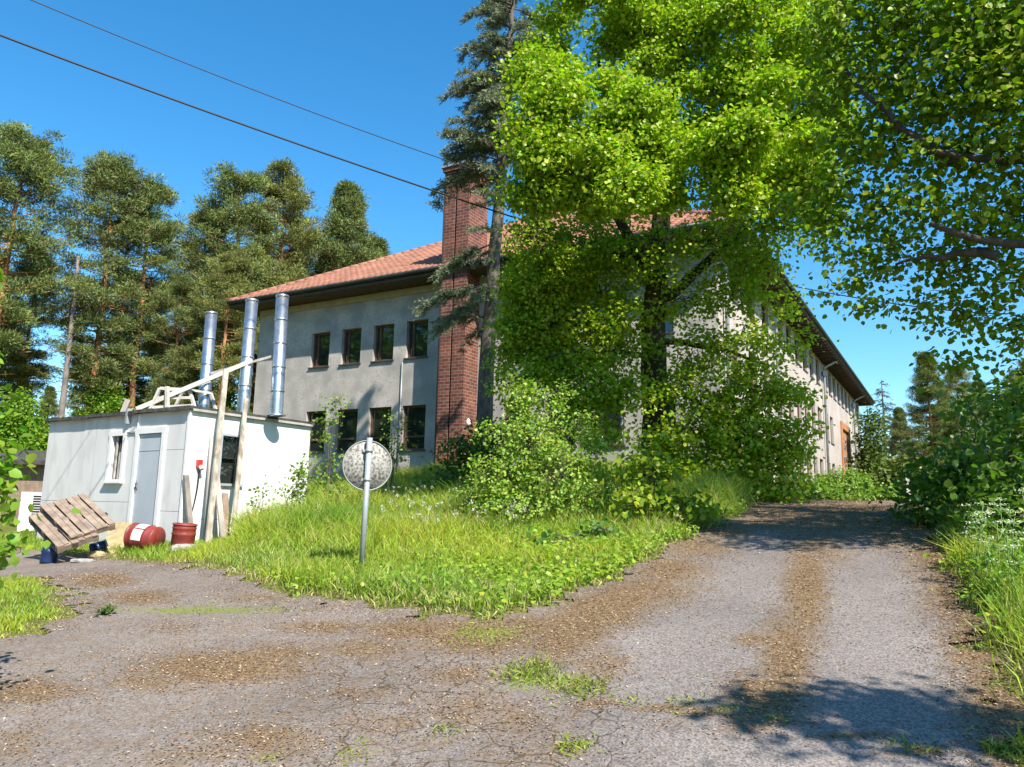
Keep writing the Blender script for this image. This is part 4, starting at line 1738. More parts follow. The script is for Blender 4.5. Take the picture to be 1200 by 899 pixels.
# ------------------------------------------------------------------ conifers
def conifer_copy(src, loc, rz, sc_, label, group):
    r = src.copy()
    COL.objects.link(r)
    r.location = tuple(loc)
    r.rotation_euler = (0, 0, rz)
    r.scale = (sc_, sc_, sc_)
    r["label"] = label
    r["group"] = group
    for ch_ in list(src.children):
        c_ = ch_.copy()
        COL.objects.link(c_)
        c_.parent = r
    return r


def pine_proto(H, cb, R, seed, lean=0.0, col=(.085, .115, .028), nclump=420, top='round', name="pine_tree", dens=64):
    """pine with bare lower trunk, upturned branches and needle clusters; H height, cb crown base"""
    rng = np.random.default_rng(seed)
    rt_ = bpy.data.objects.new(name, None)
    COL.objects.link(rt_)
    n = 18
    z = np.linspace(-.3, H * .97, n)
    wx = lean * (z / H) + np.cumsum(rng.normal(0, .05, n)) * (z / H)
    wy = np.cumsum(rng.normal(0, .05, n)) * (z / H)
    Q = np.stack([wx, wy, z], -1)
    rad = np.interp(z / H, [-.02, 0, .05, .5, .8, 1], [.34, .28, .23, .16, .09, .02]) * (H / 19)
    f_ = MB()
    f_.tube(Q, rad, 9)
    f_.build("trunk", PBARK, rt_)

    def tr(zz):
        return np.array([np.interp(zz, z, wx), np.interp(zz, z, wy), zz])
    parts = []
    C, CR, OUT = [], [], []
    nb = int(nclump / 7)
    for k in range(nb):
        f0 = rng.random() ** (.8 if top == 'round' else 1.15)
        zz = cb + (H - cb) * f0
        prof = (math.sin(math.pi * min(1, (1 - f0) * .78 + .12)) if top == 'round' else (1 - f0) * .95 + .07)
        Lb = R * prof * rng.uniform(.55, 1.15)
        a = rng.uniform(0, 2 * math.pi)
        d = np.array([math.cos(a), math.sin(a), 0])
        s = tr(zz)
        rise = rng.uniform(-.12, .35) if f0 < .6 else rng.uniform(.1, .6)
        e = s + d * Lb + ZV * Lb * rise
        mid = s + d * Lb * .55 + ZV * Lb * (rise * .2 - .08)
        parts.append(tube_arrays(bez(s, mid, e, 6), np.linspace(.05, .015, 6) * (.6 + .5 * (1 - f0)), 4))
        B_ = bez(s, mid, e, 12)
        m = rng.integers(5, 10)
        for _ in range(m):
            t_ = rng.integers(5, 12)
            side = np.cross(d, ZV) * rng.normal(0, .34) * (.4 + Lb * .35)
            C.append(B_[t_] + side + ZV * rng.uniform(-.05, .22))
            CR.append(rng.uniform(.24, .46))
            OUT.append(d)
    for k in range(16):
        C.append(tr(H * rng.uniform(.93, 1.0)) + rng.normal(0, .22, 3))
        CR.append(.3)
        OUT.append(np.array([0, 0, 1.0]))
    # a few dead stubs low on the trunk
    for k in range(9):
        zz = rng.uniform(cb * .55, cb)
        a = rng.uniform(0, 2 * math.pi)
        s = tr(zz)
        e = s + np.array([math.cos(a), math.sin(a), rng.uniform(-.3, .2)]) * rng.uniform(.4, 1.3)
        parts.append(tube_arrays(np.linspace(s, e, 4), np.linspace(.025, .006, 4), 3))
    V, Fc = merge_quads(parts)
    link("branches", fast_mesh("branches", V, Fc, True), PBARK, rt_)["kind"] = "stuff"
    C, CR, OUT = np.array(C), np.array(CR), np.array(OUT)
    k = np.repeat(np.arange(len(C)), dens)
    v = unit(rng.normal(size=(len(k), 3)) + np.array([0, 0, .35]) + OUT[k] * .25)
    P = C[k] + v * (CR[k, None] * rng.random((len(k), 1)) ** .5) * np.array([1.3, 1.3, .62])
    D = unit(v + rng.normal(size=v.shape) * .5 + np.array([0, 0, .35]))
    Lk = CR[k] * rng.uniform(.45, .85, len(k))
    cl_ = 1 + .3 * rng.normal(size=(len(C), 1))
    col_ = colvar(len(k), col, .3, .12, rng) * np.clip(cl_[k], .55, 1.6)
    link("crown", blades_mesh("crown", P, D, Lk, .034 + .02 * rng.random(len(k)), col_, None, rng), NEEDLEM, rt_)
    return rt_


def place(o, px, pytop, d, Hh, rz, label, group):
    """stand a tree of height Hh so that its top shows at (px, pytop)"""
    t = at(px, pytop, d)
    g_ = gz(t[0], t[1])
    s_ = (t[2] - g_) / Hh
    return (t[0], t[1], g_), s_


HP = 19.0
protoA = pine_proto(HP, 6.4, 2.6, 41, .5, (.155, .20, .055), 900)
protoB = pine_proto(HP, 4.6, 2.8, 42, -.4, (.15, .185, .055), 1050)
protoC = pine_proto(HP, 5.5, 2.5, 43, .1, (.18, .20, .05), 950)
protoD = pine_proto(HP, 2.6, 5.2, 44, .2, (.14, .18, .05), 2000, 'cone')
PINES = [  # proto, px, top y, distance, turn
    (protoA, 22, 160, 37, 0.3), (protoB, -30, 190, 36, 1.4), (protoB, 138, 196, 41, 2.2), (protoA, 182, 226, 43, 4.0), (protoC, 243, 252, 46, .6), (protoA, 290, 214, 44, 3.1), (protoC, 338, 208, 46, 5.2),
    (protoD, 405, 220, 49, 1.0), (protoD, 446, 285, 52, 2.5), (protoC, 270, 300, 41, 1.7), (protoB, 214, 330, 42, 5.5), (protoC, 45, 300, 42, 3.3), (protoA, 365, 285, 50, 3.9), (protoB, 160, 330, 47, 3.0),
    (protoD, -5, 300, 46, 2.0), (protoC, 310, 300, 52, 4.4), (protoD, 225, 380, 52, .2), (protoD, 340, 350, 56, 1.2), (protoB, 110, 410, 60, 1.2), (protoD, 60, 455, 62, 2.2), (protoC, 190, 400, 62, 2.9)]
usedp = set()
PINE_LAB = {(22, 160): "tallest spreading pine standing past the cabin's far end", (138, 196): "tall pine with leaning orange trunk next to the bare dead trunk",
            (182, 226): "round topped pine between the leaning orange trunk and the ducts", (243, 252): "yellowish pine rising above the white trestle",
            (290, 214): "tall pine behind the shortest duct", (338, 208): "dense olive pine rising above the tiled roof's eave end",
            (405, 220): "cone shaped pine rising above the tiled roof beside the chimney", (446, 285): "small pine top just showing over the tiled roof next to the chimney"}
PLAB = "tall pine with orange trunk in the row behind the white cabin"
for (pr, px, py, d, rz) in PINES:
    loc, s_ = place(pr, px, py, d, HP, rz, None, None)
    if id(pr) not in usedp:
        usedp.add(id(pr))
        pr.location = loc
        pr.rotation_euler = (0, 0, rz)
        pr.scale = (s_, s_, s_)
        tag(pr, PLAB, "pine", "pines behind the cabin")
        o = pr
    else:
        o = conifer_copy(pr, loc, rz, s_, PLAB, "pines behind the cabin")
    o["label"] = PINE_LAB.get((px, py), PLAB)
    o["category"] = "pine"
for (pr, px, py, d, rz) in ((protoD, 1085, 416, 34, 1.0), (protoC, 1120, 432, 36, 2.7), (protoD, 1052, 480, 44, .4), (protoD, 1150, 450, 40, 2.0), (protoB, 1200, 430, 42, 5.0), (protoD, 1105, 470, 46, 4.0)):
    loc, s_ = place(pr, px, py, d, HP, rz, None, None)
    conifer_copy(pr, loc, rz, s_, "pine standing beyond the top of the driveway past the school's end", "pines past the driveway")

# bare dead trunk between the pines
rng = np.random.default_rng(8)
dq = at(72, 480, 39)
f = MB()
db = np.array([dq[0], dq[1], gz(dq[0], dq[1])])
dt = at(92, 300, 39)
f.tube(bez(db, (db + dt) / 2 + (.1, 0, 0), dt, 10), np.linspace(.2, .07, 10), 8)
snag = root("dead_pine", db, "bare dead grey trunk standing between the living pines", "tree")
f.build("trunk", pmat("dead_wood", (.27, .23, .20), (.13, .11, .10), 1.5, .9, .4, 20), snag)
for k in range(12):
    t_ = rng.uniform(.35, .97)
    s = db + (dt - db) * t_
    a = rng.uniform(0, 6.28)
    L = rng.uniform(.5, 1.7)
    f = MB()
    f.tube(bez(s, s + np.array([math.cos(a), math.sin(a), .2]) * L * .6, s + np.array([math.cos(a) * L, math.sin(a) * L, rng.uniform(-.3, .5)]), 5), np.linspace(.035, .008, 5), 4)
    f.build("branch", MATS["dead_wood"], snag)


def spruce(name, label, base, top, zc0, zc1, R, seed, ragged=1.0, nwh=60, col=(.075, .105, .062), trunk_r=.26, dens=1.0, group=None, side=None, low=None, boughs=()):
    rng = np.random.default_rng(seed)
    base, top = np.array(base), np.array(top)
    rt_ = root(name, base, label, "spruce", group)
    Q = np.linspace(base - ZV * .2, top, 16)
    Q[1:-1] += rng.normal(0, .02, (14, 3))
    f_ = MB()
    H = top[2] - base[2]
    f_.tube(Q, np.interp(np.linspace(0, 1, 16), [0, .08, .6, 1], [trunk_r * 1.25, trunk_r, trunk_r * .6, .02]), 10)
    f_.build("trunk", BARKG, rt_)
    parts = []
    P, D, LN, CO = [], [], [], []
    for k in range(nwh):
        f0 = (k + rng.random()) / nwh
        zz = zc0 + (zc1 - zc0) * f0
        s = base + (top - base) * ((zz - base[2]) / H)
        fr = np.clip((top[2] - zz) / (top[2] - zc0), 0, 1)
        sparse = low is not None and zz < low
        if sparse and rng.random() < .5:
            continue
        for _ in range(1 if sparse else (2 if rng.random() < .6 * ragged + .2 else 3)):
            a = rng.uniform(0, 2 * math.pi)
            if side is not None and rng.random() < .6:
                a = side + rng.normal(0, .9)
            L = R * (.25 + .75 * fr ** .7) * rng.uniform(.45, 1.12)
            if sparse:
                L *= .55
            d = np.array([math.cos(a), math.sin(a), 0])
            e = s + d * L + ZV * L * rng.uniform(-.42, -.1)
            mid = s + d * L * .55 + ZV * L * rng.uniform(-.02, .12)
            B_ = bez(s, mid, e, 14)
            parts.append(tube_arrays(B_[::2], np.linspace(.032, .008, 7), 4))
            w = np.cross(d, ZV)
            m = int(22 * L * dens)
            for _ in range(m):
                t_ = rng.integers(3, 14)
                p = B_[t_] + rng.normal(0, .03, 3)
                sd = rng.choice((-1, 1))
                tl = (1 - (t_ / 14) * .55) * L * rng.uniform(.16, .36)
                td = unit(w * sd * rng.uniform(.3, 1) + d * rng.uniform(.4, .9) - ZV * rng.uniform(.15, .75))
                q = p + td * tl
                parts.append((np.array([p, p + (.006, 0, .006), q + (.004, 0, 0), q]), np.array([[0, 1, 2, 3]])))
                nn2 = max(5, int(34 * tl / .35))
                tt = rng.random((nn2, 1))
                P.append(p + (q - p) * tt)
                D.append(td + rng.normal(0, .55, (nn2, 3)) + ZV * .12)
                LN.append(np.full(nn2, .10) * rng.uniform(.7, 1.3, nn2))
                cc_ = rng.uniform(.7, 1.35)
                tipc = np.where(tt > .75, 1.35, 1.0)
                CO.append(np.array(col)[None] * cc_ * tipc * (1 + .15 * rng.normal(size=(nn2, 1))))
    for (bs, be) in boughs:
        bs, be = np.array(bs), np.array(be)
        d = unit((be - bs) * (1, 1, 0))
        w = np.cross(d, ZV)
        L = np.linalg.norm(be - bs)
        B_ = bez(bs, (bs + be) / 2 + ZV * .25, be, 14)
        parts.append(tube_arrays(B_[::2], np.linspace(.03, .008, 7), 4))
        for _ in range(int(60 * L)):
            t_ = rng.integers(4, 14)
            p = B_[t_] + rng.normal(0, .03, 3)
            tl = rng.uniform(.2, .6)
            td = unit(w * rng.normal(0, .8) + d * rng.uniform(.3, .9) - ZV * rng.uniform(.05, .8))
            q = p + td * tl
            nn2 = 46
            tt = rng.random((nn2, 1))
            P.append(p + (q - p) * tt)
            D.append(td + rng.normal(0, .55, (nn2, 3)) + ZV * .12)
            LN.append(np.full(nn2, .10) * rng.uniform(.7, 1.3, nn2))
            CO.append(np.array(col)[None] * rng.uniform(.9, 1.5) * (1 + .15 * rng.normal(size=(nn2, 1))))
    V, Fc = merge_quads(parts)
    link("branches", fast_mesh("branches", V, Fc, True), BARKG, rt_)["kind"] = "stuff"
    P, D, LN, CO = map(np.concatenate, (P, D, LN, CO))
    link("crown", blades_mesh("crown", P, D, LN, np.full(len(P), .020), np.clip(CO, .01, .6), None, rng), NEEDLEM, rt_)
    return rt_


SB = at(562, 520, 20.5)
SB[2] = gz(SB[0], SB[1])
ST = at(606, -70, 20.5)
spruce("spruce_tree", "tall ragged blue green spruce standing right in front of the brick chimney", SB, ST, 6.4, ST[2] - .2, 2.6, 51, .6, 84, (.165, .195, .115), .24, 1.7, side=math.pi * 1.08, low=11.0,
       boughs=((at(575, 335, 20.5), at(500, 358, 20.0)), (at(574, 350, 20.5), at(520, 385, 19.6)), (at(580, 285, 20.5), at(520, 322, 20.2))))
q = at(1033, 445, 55)
spruce("spruce_tree", "slender dark spruce just past the far end of the school", (q[0], q[1], 2.3), tuple(q), 3.2, q[2] - .1, 2.0, 52, .5, 40, (.09, .12, .06), .16, .6)

# ------------------------------------------------------------------ understorey trees far behind
def bush(name, label, cat, base, clumps, leaf, col, seed, stems=6, group=None, sub=.14, lpt=12, var=.3, shape=LEAF, droop=.3, twig=.35, twig_r=.006, mat=None, stem_r=.018):
    rng_ = np.random.default_rng(seed)
    base = np.array(base)
    limbs_ = []
    for k in range(stems):
        c = clumps[k % len(clumps)]
        e = np.array(c[0]) + rng_.normal(0, .25, 3) * np.array(c[1])
        b0_ = base + np.array([rng_.normal(0, .12), rng_.normal(0, .12), -.05])
        limbs_.append((b0_, b0_ * .6 + e * .4 + ZV * .3, e, stem_r, stem_r * .35))
    return broad_tree(name, label, cat, base, None, None, limbs_, clumps, leaf, col, seed, group, sub, var, TWIG, lpt, twig, droop, shape, mat=mat, twig_r=twig_r)


for i, (x, y, d, rx, ry) in enumerate(((15, 510, 33, 46, 50), (50, 535, 30, 34, 30), (118, 478, 41, 34, 34), (262, 492, 43, 34, 46), (150, 500, 45, 40, 30), (330, 510, 47, 40, 40), (-35, 560, 27, 40, 44))):
    b = at(x, y, d)
    b[2] = gz(b[0], b[1])
    cs_ = [cl(x, y, d, rx * .6, ry * .8, 2600), cl(x - rx * .55, y + 20, d, rx * .5, ry * .5, 1400), cl(x + rx * .5, y + 10, d, rx * .45, ry * .6, 1400), cl(x + rx * .15, y - ry * .6, d, rx * .35, ry * .5, 900)]
    bush("understorey_tree", "bright green leafy tree growing under the pines behind the cabin", "tree", b, cs_, .125, (.17, .29, .022), 60 + i, 5, "leafy trees under the pines", .30, 12, twig=.15, stem_r=.05)
for i, (x, y, d, rx, ry, c) in enumerate(((1022, 520, 50, 14, 44, (.12, .17, .04)), (1150, 510, 34, 60, 50, (.10, .15, .035)), (1195, 500, 26, 40, 60, (.09, .16, .025)), (1060, 560, 34, 34, 24, (.13, .18, .035)))):
    b = at(x, y, d)
    b[2] = gz(b[0], b[1])
    bush("background_tree", ("slim pale tree right behind the school's far end", "broad leafy tree behind the dark verge bushes", "tall leafy tree behind the overhanging bough", "low pale tree behind the short marker post")[i], "tree", b, [cl(x, y, d, rx, ry, 2600), cl(x, y + ry * .7, d, rx * 1.1, ry * .6, 1500)], .17, c, 80 + i, 5, "leafy trees past the driveway", .35, 10, twig=.2, stem_r=.05)

# ------------------------------------------------------------------ bushes near by
b = at(625, 600, 12.6)
b[2] = gz(b[0], b[1])
bush("leafy_shrub", "bright yellow green rounded shrub on the grass bank below the spruce", "shrub", b,
     [cl(622, 520, 12.6, 40, 36, 2100), cl(585, 560, 12.5, 32, 34, 1300), cl(655, 560, 12.3, 42, 42, 2200), cl(610, 470, 12.7, 20, 24, 560), cl(642, 482, 12.6, 18, 26, 520), cl(692, 535, 12.5, 20, 34, 560), cl(620, 600, 12.2, 60, 24, 1600),
      cl(556, 585, 12.6, 22, 20, 380), cl(680, 498, 12.7, 14, 22, 240), cl(598, 446, 12.8, 9, 14, 90), cl(626, 452, 12.7, 7, 16, 80), cl(660, 462, 12.6, 8, 18, 90), cl(575, 505, 12.6, 16, 20, 260), cl(705, 575, 12.2, 22, 26, 420), cl(560, 540, 12.6, 10, 16, 90), cl(720, 610, 11.9, 22, 14, 220)],
     .050, (.32, .43, .07), 101, 14, sub=.09, lpt=12, var=.28, twig=.5)
b = at(775, 610, 11.3)
b[2] = gz(b[0], b[1])
bush("sapling", "yellow leaved linden sapling at the grass edge beside the driveway", "sapling", b,
     [cl(765, 560, 11.3, 26, 30, 260), cl(800, 590, 11.2, 34, 20, 320), cl(745, 595, 11.2, 24, 20, 200), cl(755, 520, 11.4, 16, 18, 110), cl(735, 545, 11.6, 14, 18, 80)],
     .085, (.28, .36, .03), 102, 7, sub=.14, lpt=7, var=.3, twig=.8)
b = at(690, 640, 10.3)
b[2] = gz(b[0], b[1])
bush("sapling", "low broad leaved sapling with dark leaves growing in the bank grass", "sapling", b, [cl(705, 625, 10.3, 26, 16, 150), cl(660, 640, 10.1, 40, 16, 200), cl(725, 640, 10.2, 20, 14, 90)], .075, (.12, .24, .05), 103, 6, sub=.12, lpt=6, twig=.8)
b = at(560, 560, 17)
b[2] = gz(b[0], b[1])
bush("shrub", "dark shrub at the foot of the brick chimney", "shrub", b, [cl(545, 535, 17.5, 26, 26, 800), cl(580, 520, 17, 30, 30, 900), cl(530, 560, 17, 24, 14, 400)], .085, (.10, .18, .025), 104, 6, sub=.16, lpt=9)
# birch saplings along the cabin wall
for i, (x, y, d, cls, lab) in enumerate((
        (385, 560, 15.6, [(385, 500, 16, 14, 30, 190), (380, 550, 15.8, 22, 26, 300), (395, 470, 16, 8, 16, 60), (400, 580, 15.5, 26, 14, 220)], "tallest birch sapling at the cabin's back corner before the facade"),
        (345, 590, 16.2, [(345, 575, 16.2, 18, 24, 260), (352, 555, 16.2, 12, 14, 120), (338, 605, 16, 14, 14, 120)], "bushy birch sapling growing against the white cabin wall"),
        (303, 610, 15.9, [(303, 592, 15.9, 10, 22, 80), (296, 612, 15.8, 12, 12, 70), (310, 570, 15.9, 5, 12, 24)], "thin spindly birch sapling growing beside the leaning planks"),
        (455, 550, 17.5, [(455, 535, 17.5, 26, 12, 200), (465, 505, 18, 14, 26, 160)], "leafy weed shrub under the school's lower windows"))):
    b = at(x, y + 30, d)
    b[2] = gz(b[0], b[1])
    bush("birch_sapling", lab, "sapling", b, [cl(*c[:5], c[5]) for c in cls], .062, (.23, .33, .05), 110 + i, 6, "saplings by the cabin", sub=.11, lpt=6, twig=.9, twig_r=.004, stem_r=.012)
# dark bushes on the other side of the driveway
for i, (x, y, d, cls, lab, lf, c_) in enumerate((
        (1110, 590, 11, [(1095, 580, 10.6, 34, 26, 420), (1130, 555, 10.8, 40, 30, 460), (1080, 602, 10.4, 22, 20, 260), (1155, 575, 10.6, 46, 36, 700), (1068, 560, 11, 20, 10, 50), (1125, 525, 10.6, 36, 12, 60), (1165, 510, 10.2, 36, 18, 90)], "dark broad leaved lilac bush at the top of the driveway's shaded verge", .085, (.11, .20, .022)),
        (1190, 600, 8, [(1185, 560, 8.4, 40, 36, 420), (1210, 510, 8.4, 34, 44, 300), (1190, 470, 8.8, 30, 22, 110), (1140, 470, 9.4, 30, 16, 60), (1200, 600, 8, 40, 26, 420)], "deep green bush under the overhanging bough behind the cow parsley", .085, (.11, .20, .025)))):
    b = at(x, y, d)
    b[2] = gz(b[0], b[1])
    bush("verge_bush", lab, "bush", b, [cl(*c[:5], c[5]) for c in cls], lf, c_, 130 + i, 9, None, sub=.2, lpt=8, twig=.4)
# bushes at the foot of the long facade
for i, (x, y, d, rx, ry, n) in enumerate(((985, 568, 24, 28, 20, 1500), (950, 578, 20, 26, 14, 1200), (1005, 572, 26, 20, 16, 900), (965, 585, 16, 30, 8, 700), (1040, 582, 22, 26, 10, 800))):
    b = at(x, y, d)
    b[2] = gz(b[0], b[1])
    bush("wall_shrub", ("tallest sunlit shrub at the foot of the orange framed entrance", "rounded sunlit shrub below the long facade's first downpipes", "small sunlit shrub at the far end of the long facade", "low sunlit shrub where the driveway levels out", "low green shrub beside the short marker post")[i], "shrub", b, [cl(x, y, d, rx, ry, n)], .09, (.19, .30, .035), 140 + i, 4, "shrubs along the long facade", sub=.16, lpt=9)
# bush at the side of the lower yard, its leaves reaching into view
LBb = np.array([-4.0, 4.9, gz(-4.0, 4.9)])
bush("yard_bush", "fresh green linden shoots reaching in beside the yard, close by the pallets", "bush", LBb,
     [cl(-8, 560, 4.9, 22, 30, 50), cl(2, 590, 4.8, 18, 16, 22), cl(-6, 648, 4.8, 22, 30, 70), cl(-30, 560, 5.0, 30, 80, 260), cl(2, 535, 5.0, 24, 12, 30), cl(-70, 480, 5.2, 60, 90, 500), cl(-90, 380, 5.2, 55, 90, 500), cl(-60, 330, 5.0, 45, 60, 300), cl(-75, 640, 5.0, 60, 60, 300)],
     .068, (.20, .33, .03), 150, 9, sub=.09, lpt=6, twig=.7, twig_r=.004)

# ------------------------------------------------------------------ grass
rng = np.random.default_rng(77)


def scatter(n, x0, x1, y0, y1, dist_pow, ref=8.0):
    x = rng.uniform(x0, x1, n)
    y = rng.uniform(y0, y1, n)
    k = rng.random(n) < np.clip((ref / np.maximum(y, 1)) ** dist_pow, 0, 1)
    return x[k], y[k]


def inside_rect(x, y, O_, a, b, m=0.0):
    px = (x - O_[0]) * unit(a)[0] + (y - O_[1]) * unit(a)[1]
    py = (x - O_[0]) * unit(b)[0] + (y - O_[1]) * unit(b)[1]
    return (px > -m) & (px < np.linalg.norm(a) + m) & (py > -m) & (py < np.linalg.norm(b) + m)


x, y = scatter(2400000, -13, 13, 2.5, 31, 1.35, 7.0)
ok = ~on_road(x, y)
ok &= ~inside_rect(x, y, SA, sL * SLn, sR * SRn, .02)
ok &= ~inside_rect(x, y, C0, dL * LW, dR * LR, .05)
zz = h(x, y)
px, py, pz = proj(np.stack([x, y, zz + .1], -1))
ok &= (px > -60) & (px < 1260) & (py < 960)
x, y, zz, px, py = x[ok], y[ok], zz[ok], px[ok], py[ok]
# patchiness
pt = .5 + .5 * np.sin(1.7 * x + .9 * y + 1.3 * np.sin(.8 * y)) * np.sin(1.3 * y - .7 * x + 2 * np.sin(.6 * x))
dens = .5 + .5 * pt
# worn thin strip by the road edges and under the right-hand trees
right = (px > 1060)
edge = np.zeros(len(x), bool)
for (dx, dy) in ((.22, 0), (-.22, 0), (0, .22), (0, -.22)):
    edge |= on_road(x + dx, y + dy)
dens = np.where(edge, dens * .3, dens)
edge2 = np.zeros(len(x), bool)
for (dx, dy) in ((.1, 0), (-.1, 0), (0, .1), (0, -.1)):
    edge2 |= on_road(x + dx, y + dy)
dens = np.where(edge2, dens * .5, dens)
dens = np.where(right & (px < 1085 + (py - 600) * .40), .03, dens)
k = rng.random(len(x)) < dens
x, y, zz, px, py, edge, pt = x[k], y[k], zz[k], px[k], py[k], edge[k], pt[k]
if len(x) > 420000:
    k = rng.permutation(len(x))[:420000]
    x, y, zz, px, py, edge, pt = x[k], y[k], zz[k], px[k], py[k], edge[k], pt[k]
n = len(x)
tall = ss(9.5, 14, y) * ((px > 280) & (px < 900))
hgt = (.07 + .13 * rng.random(n)) * (1 + .5 * pt) * (1 + 1.6 * tall * (.4 + pt)) * np.where(edge, .6, 1) * np.where(px > 1120, 1.6, 1) * np.where(px < 110, .45, 1)
D = np.stack([rng.normal(0, .35, n), rng.normal(0, .35, n), np.ones(n)], -1)
bend = np.stack([rng.normal(0, .3, n), rng.normal(0, .3, n), -.15 * np.ones(n)], -1) * hgt[:, None] * .7
dry = (rng.random(n) < .10 + .22 * np.clip(np.sin(.9 * x + 2) * np.sin(1.1 * y), 0, 1)) | (edge & (rng.random(n) < .4))
gcol = colvar(n, (.27, .375, .035), .3, .14, rng)
patch = np.sin(.8 * x + 1.7 * np.sin(.5 * y)) * np.sin(1.1 * y + 1.1 * np.sin(.9 * x))
gcol = gcol * (1 + .28 * patch[:, None] * np.array([1.3, .6, .3]))
dcol = colvar(n, (.46, .42, .18), .3, .1, rng)
gcol = np.where(dry[:, None], dcol, gcol)
go = link("grass", blades_mesh("grass", np.stack([x, y, zz - .01], -1), D, hgt, (.005 + .005 * rng.random(n)) * (1 + .04 * y), gcol, bend, rng), GRASSM)
tag(go, "yellow green meadow grass covering the bank between the two drives", "grass", kind="stuff")

# low broad-leaved weeds in the grass along the driveway edge
x, y = scatter(160000, -6, 8, 5, 16, .8, 7.0)
ok = ~on_road(x, y)
zz = h(x, y)
px, py, pz = proj(np.stack([x, y, zz], -1))
wgt = blobmask(px, py, [(700, 660, 90, 36, 1), (620, 690, 90, 24, .9), (780, 625, 70, 22, .9), (850, 605, 40, 14, .9), (500, 690, 70, 16, .5), (560, 640, 70, 24, .4), (360, 690, 40, 10, .5), (1170, 700, 40, 40, .8), (1120, 660, 24, 22, .5), (1150, 640, 30, 30, .6), (1185, 740, 30, 40, .9), (1165, 660, 40, 30, .9)])
ok &= rng.random(len(x)) < wgt * .75
x, y, zz = x[ok], y[ok], zz[ok]
n = min(len(x), 16000)
x, y, zz = x[:n], y[:n], zz[:n]
P = np.stack([x, y, zz + .03 + .13 * rng.random(n)], -1)
N = rng.normal(0, .45, (n, 3)) + np.array([0, -.15, 1])
o = link("ground_cover", leaves_mesh("ground_cover", P, N, .028 + .034 * rng.random(n), colvar(n, (.27, .39, .04), .3, .13, rng), LEAF, .1, rng), LEAFM)
tag(o, "low broad leaved weeds growing among the grass by the driveway", "weeds", kind="stuff")

# leaf litter along the edges
x, y = scatter(1800000, -9, 9.5, 2.5, 16, 1.2, 4.5)
zz = h(x, y) + .012
px, py, pz = proj(np.stack([x, y, zz], -1))
wgt = np.maximum(blobmask(px, py, LITTER), .8 * blobmask(px, py, BROWN)) + .012
rd_ = on_road(x, y)
edge = np.zeros(len(x), bool)
for (dx, dy) in ((.3, 0), (-.3, 0), (0, .3), (0, -.3)):
    edge |= (on_road(x + dx, y + dy) != rd_)
wgt = np.maximum(wgt, .55 * edge)
wgt = np.where(px > 1020, np.maximum(wgt, .95 * ss(1045 + (py - 600) * .2, 1105 + (py - 600) * .3, px) * (px < 1130 + (py - 600) * .45)), wgt)
ok = (rng.random(len(x)) < wgt * .55) & (px > -40) & (px < 1240) & (py < 930) & (rd_ | edge | (px > 1050))
ok &= ~((~rd_) & (px > 1130 + (py - 600) * .45))
x, y, zz = x[ok], y[ok], zz[ok]
if len(x) > 110000:
    k = rng.permutation(len(x))[:110000]
    x, y, zz = x[k], y[k], zz[k]
n = len(x)
N = rng.normal(0, .30, (n, 3)) + np.array([0, 0, 1])
pal = np.array([(.28, .175, .10), (.36, .255, .155), (.16, .10, .06), (.22, .13, .075), (.46, .36, .25)])
lc = pal[rng.integers(0, 5, n)] * (.6 + .6 * rng.random((n, 1)))
P = np.stack([x, y, zz], -1)
o = link("leaf_litter", leaves_mesh("leaf_litter", P, N, .006 + .013 * rng.random(n) + .0006 * y, lc, LEAF_NARROW, 0, rng), LITM)
tag(o, "brown dry leaf litter lying along the driveway edges", "leaf litter", kind="stuff")


# ------------------------------------------------------------------ single tufts and flowers
def tuft(px_, py_, rx, nbl, hh, label, seed, col=(.24, .30, .045), spread=.9, group="grass tufts in the asphalt"):
    r_ = np.random.default_rng(seed)
    q_ = G(px_, py_)
    s = rx * q_[1] / F
    P_ = np.array(q_) + np.stack([r_.normal(0, s * .62, nbl), r_.normal(0, s * .75, nbl), np.zeros(nbl)], -1)
    P_[:, 2] = h(P_[:, 0], P_[:, 1])
    D_ = np.stack([r_.normal(0, spread, nbl), r_.normal(0, spread, nbl), np.ones(nbl)], -1)
    L_ = hh * r_.uniform(.35, 1.05, nbl) * r_.uniform(.5, 1, nbl)
    bend_ = np.stack([r_.normal(0, .5, nbl), r_.normal(0, .5, nbl), -.3 * np.ones(nbl)], -1) * L_[:, None] * .5
    o_ = link("grass_tuft", blades_mesh("grass_tuft", P_, D_, L_, .006 + .006 * r_.random(nbl), colvar(nbl, col, .3, .12, r_), bend_, r_), GRASSM)
    return tag(o_, label, "grass tuft", group, "stuff")


TL_ = "small grass tuft sprouting from a crack in the asphalt"
tuft(622, 790, 26, 420, .13, "largest grass tuft growing where the two drives meet", 201)
tuft(680, 808, 26, 300, .10, "grass tuft beside the largest one at the drive joint", 202)
tuft(672, 878, 18, 160, .08, TL_, 203)
tuft(520, 860, 16, 70, .06, TL_, 204)
tuft(415, 888, 22, 100, .06, TL_, 205)
tuft(315, 893, 10, 40, .05, TL_, 206)
tuft(800, 826, 22, 120, .05, TL_, 207)
tuft(850, 832, 18, 100, .05, TL_, 208)
tuft(910, 842, 14, 60, .05, TL_, 209)
tuft(740, 823, 14, 60, .05, TL_, 210)
tuft(1070, 878, 22, 110, .06, TL_, 211)
tuft(1186, 885, 24, 260, .10, "green grass tuft at the lower driveway's outer edge", 212)
tuft(570, 742, 40, 500, .05, "patch of creeping green weeds on the asphalt before the bank", 213, (.26, .36, .03))
tuft(108, 690, 14, 60, .05, TL_, 214)
tuft(240, 714, 40, 220, .05, "thin line of grass along the asphalt joint of the yard", 215)
tuft(320, 712, 36, 160, .05, TL_, 216)
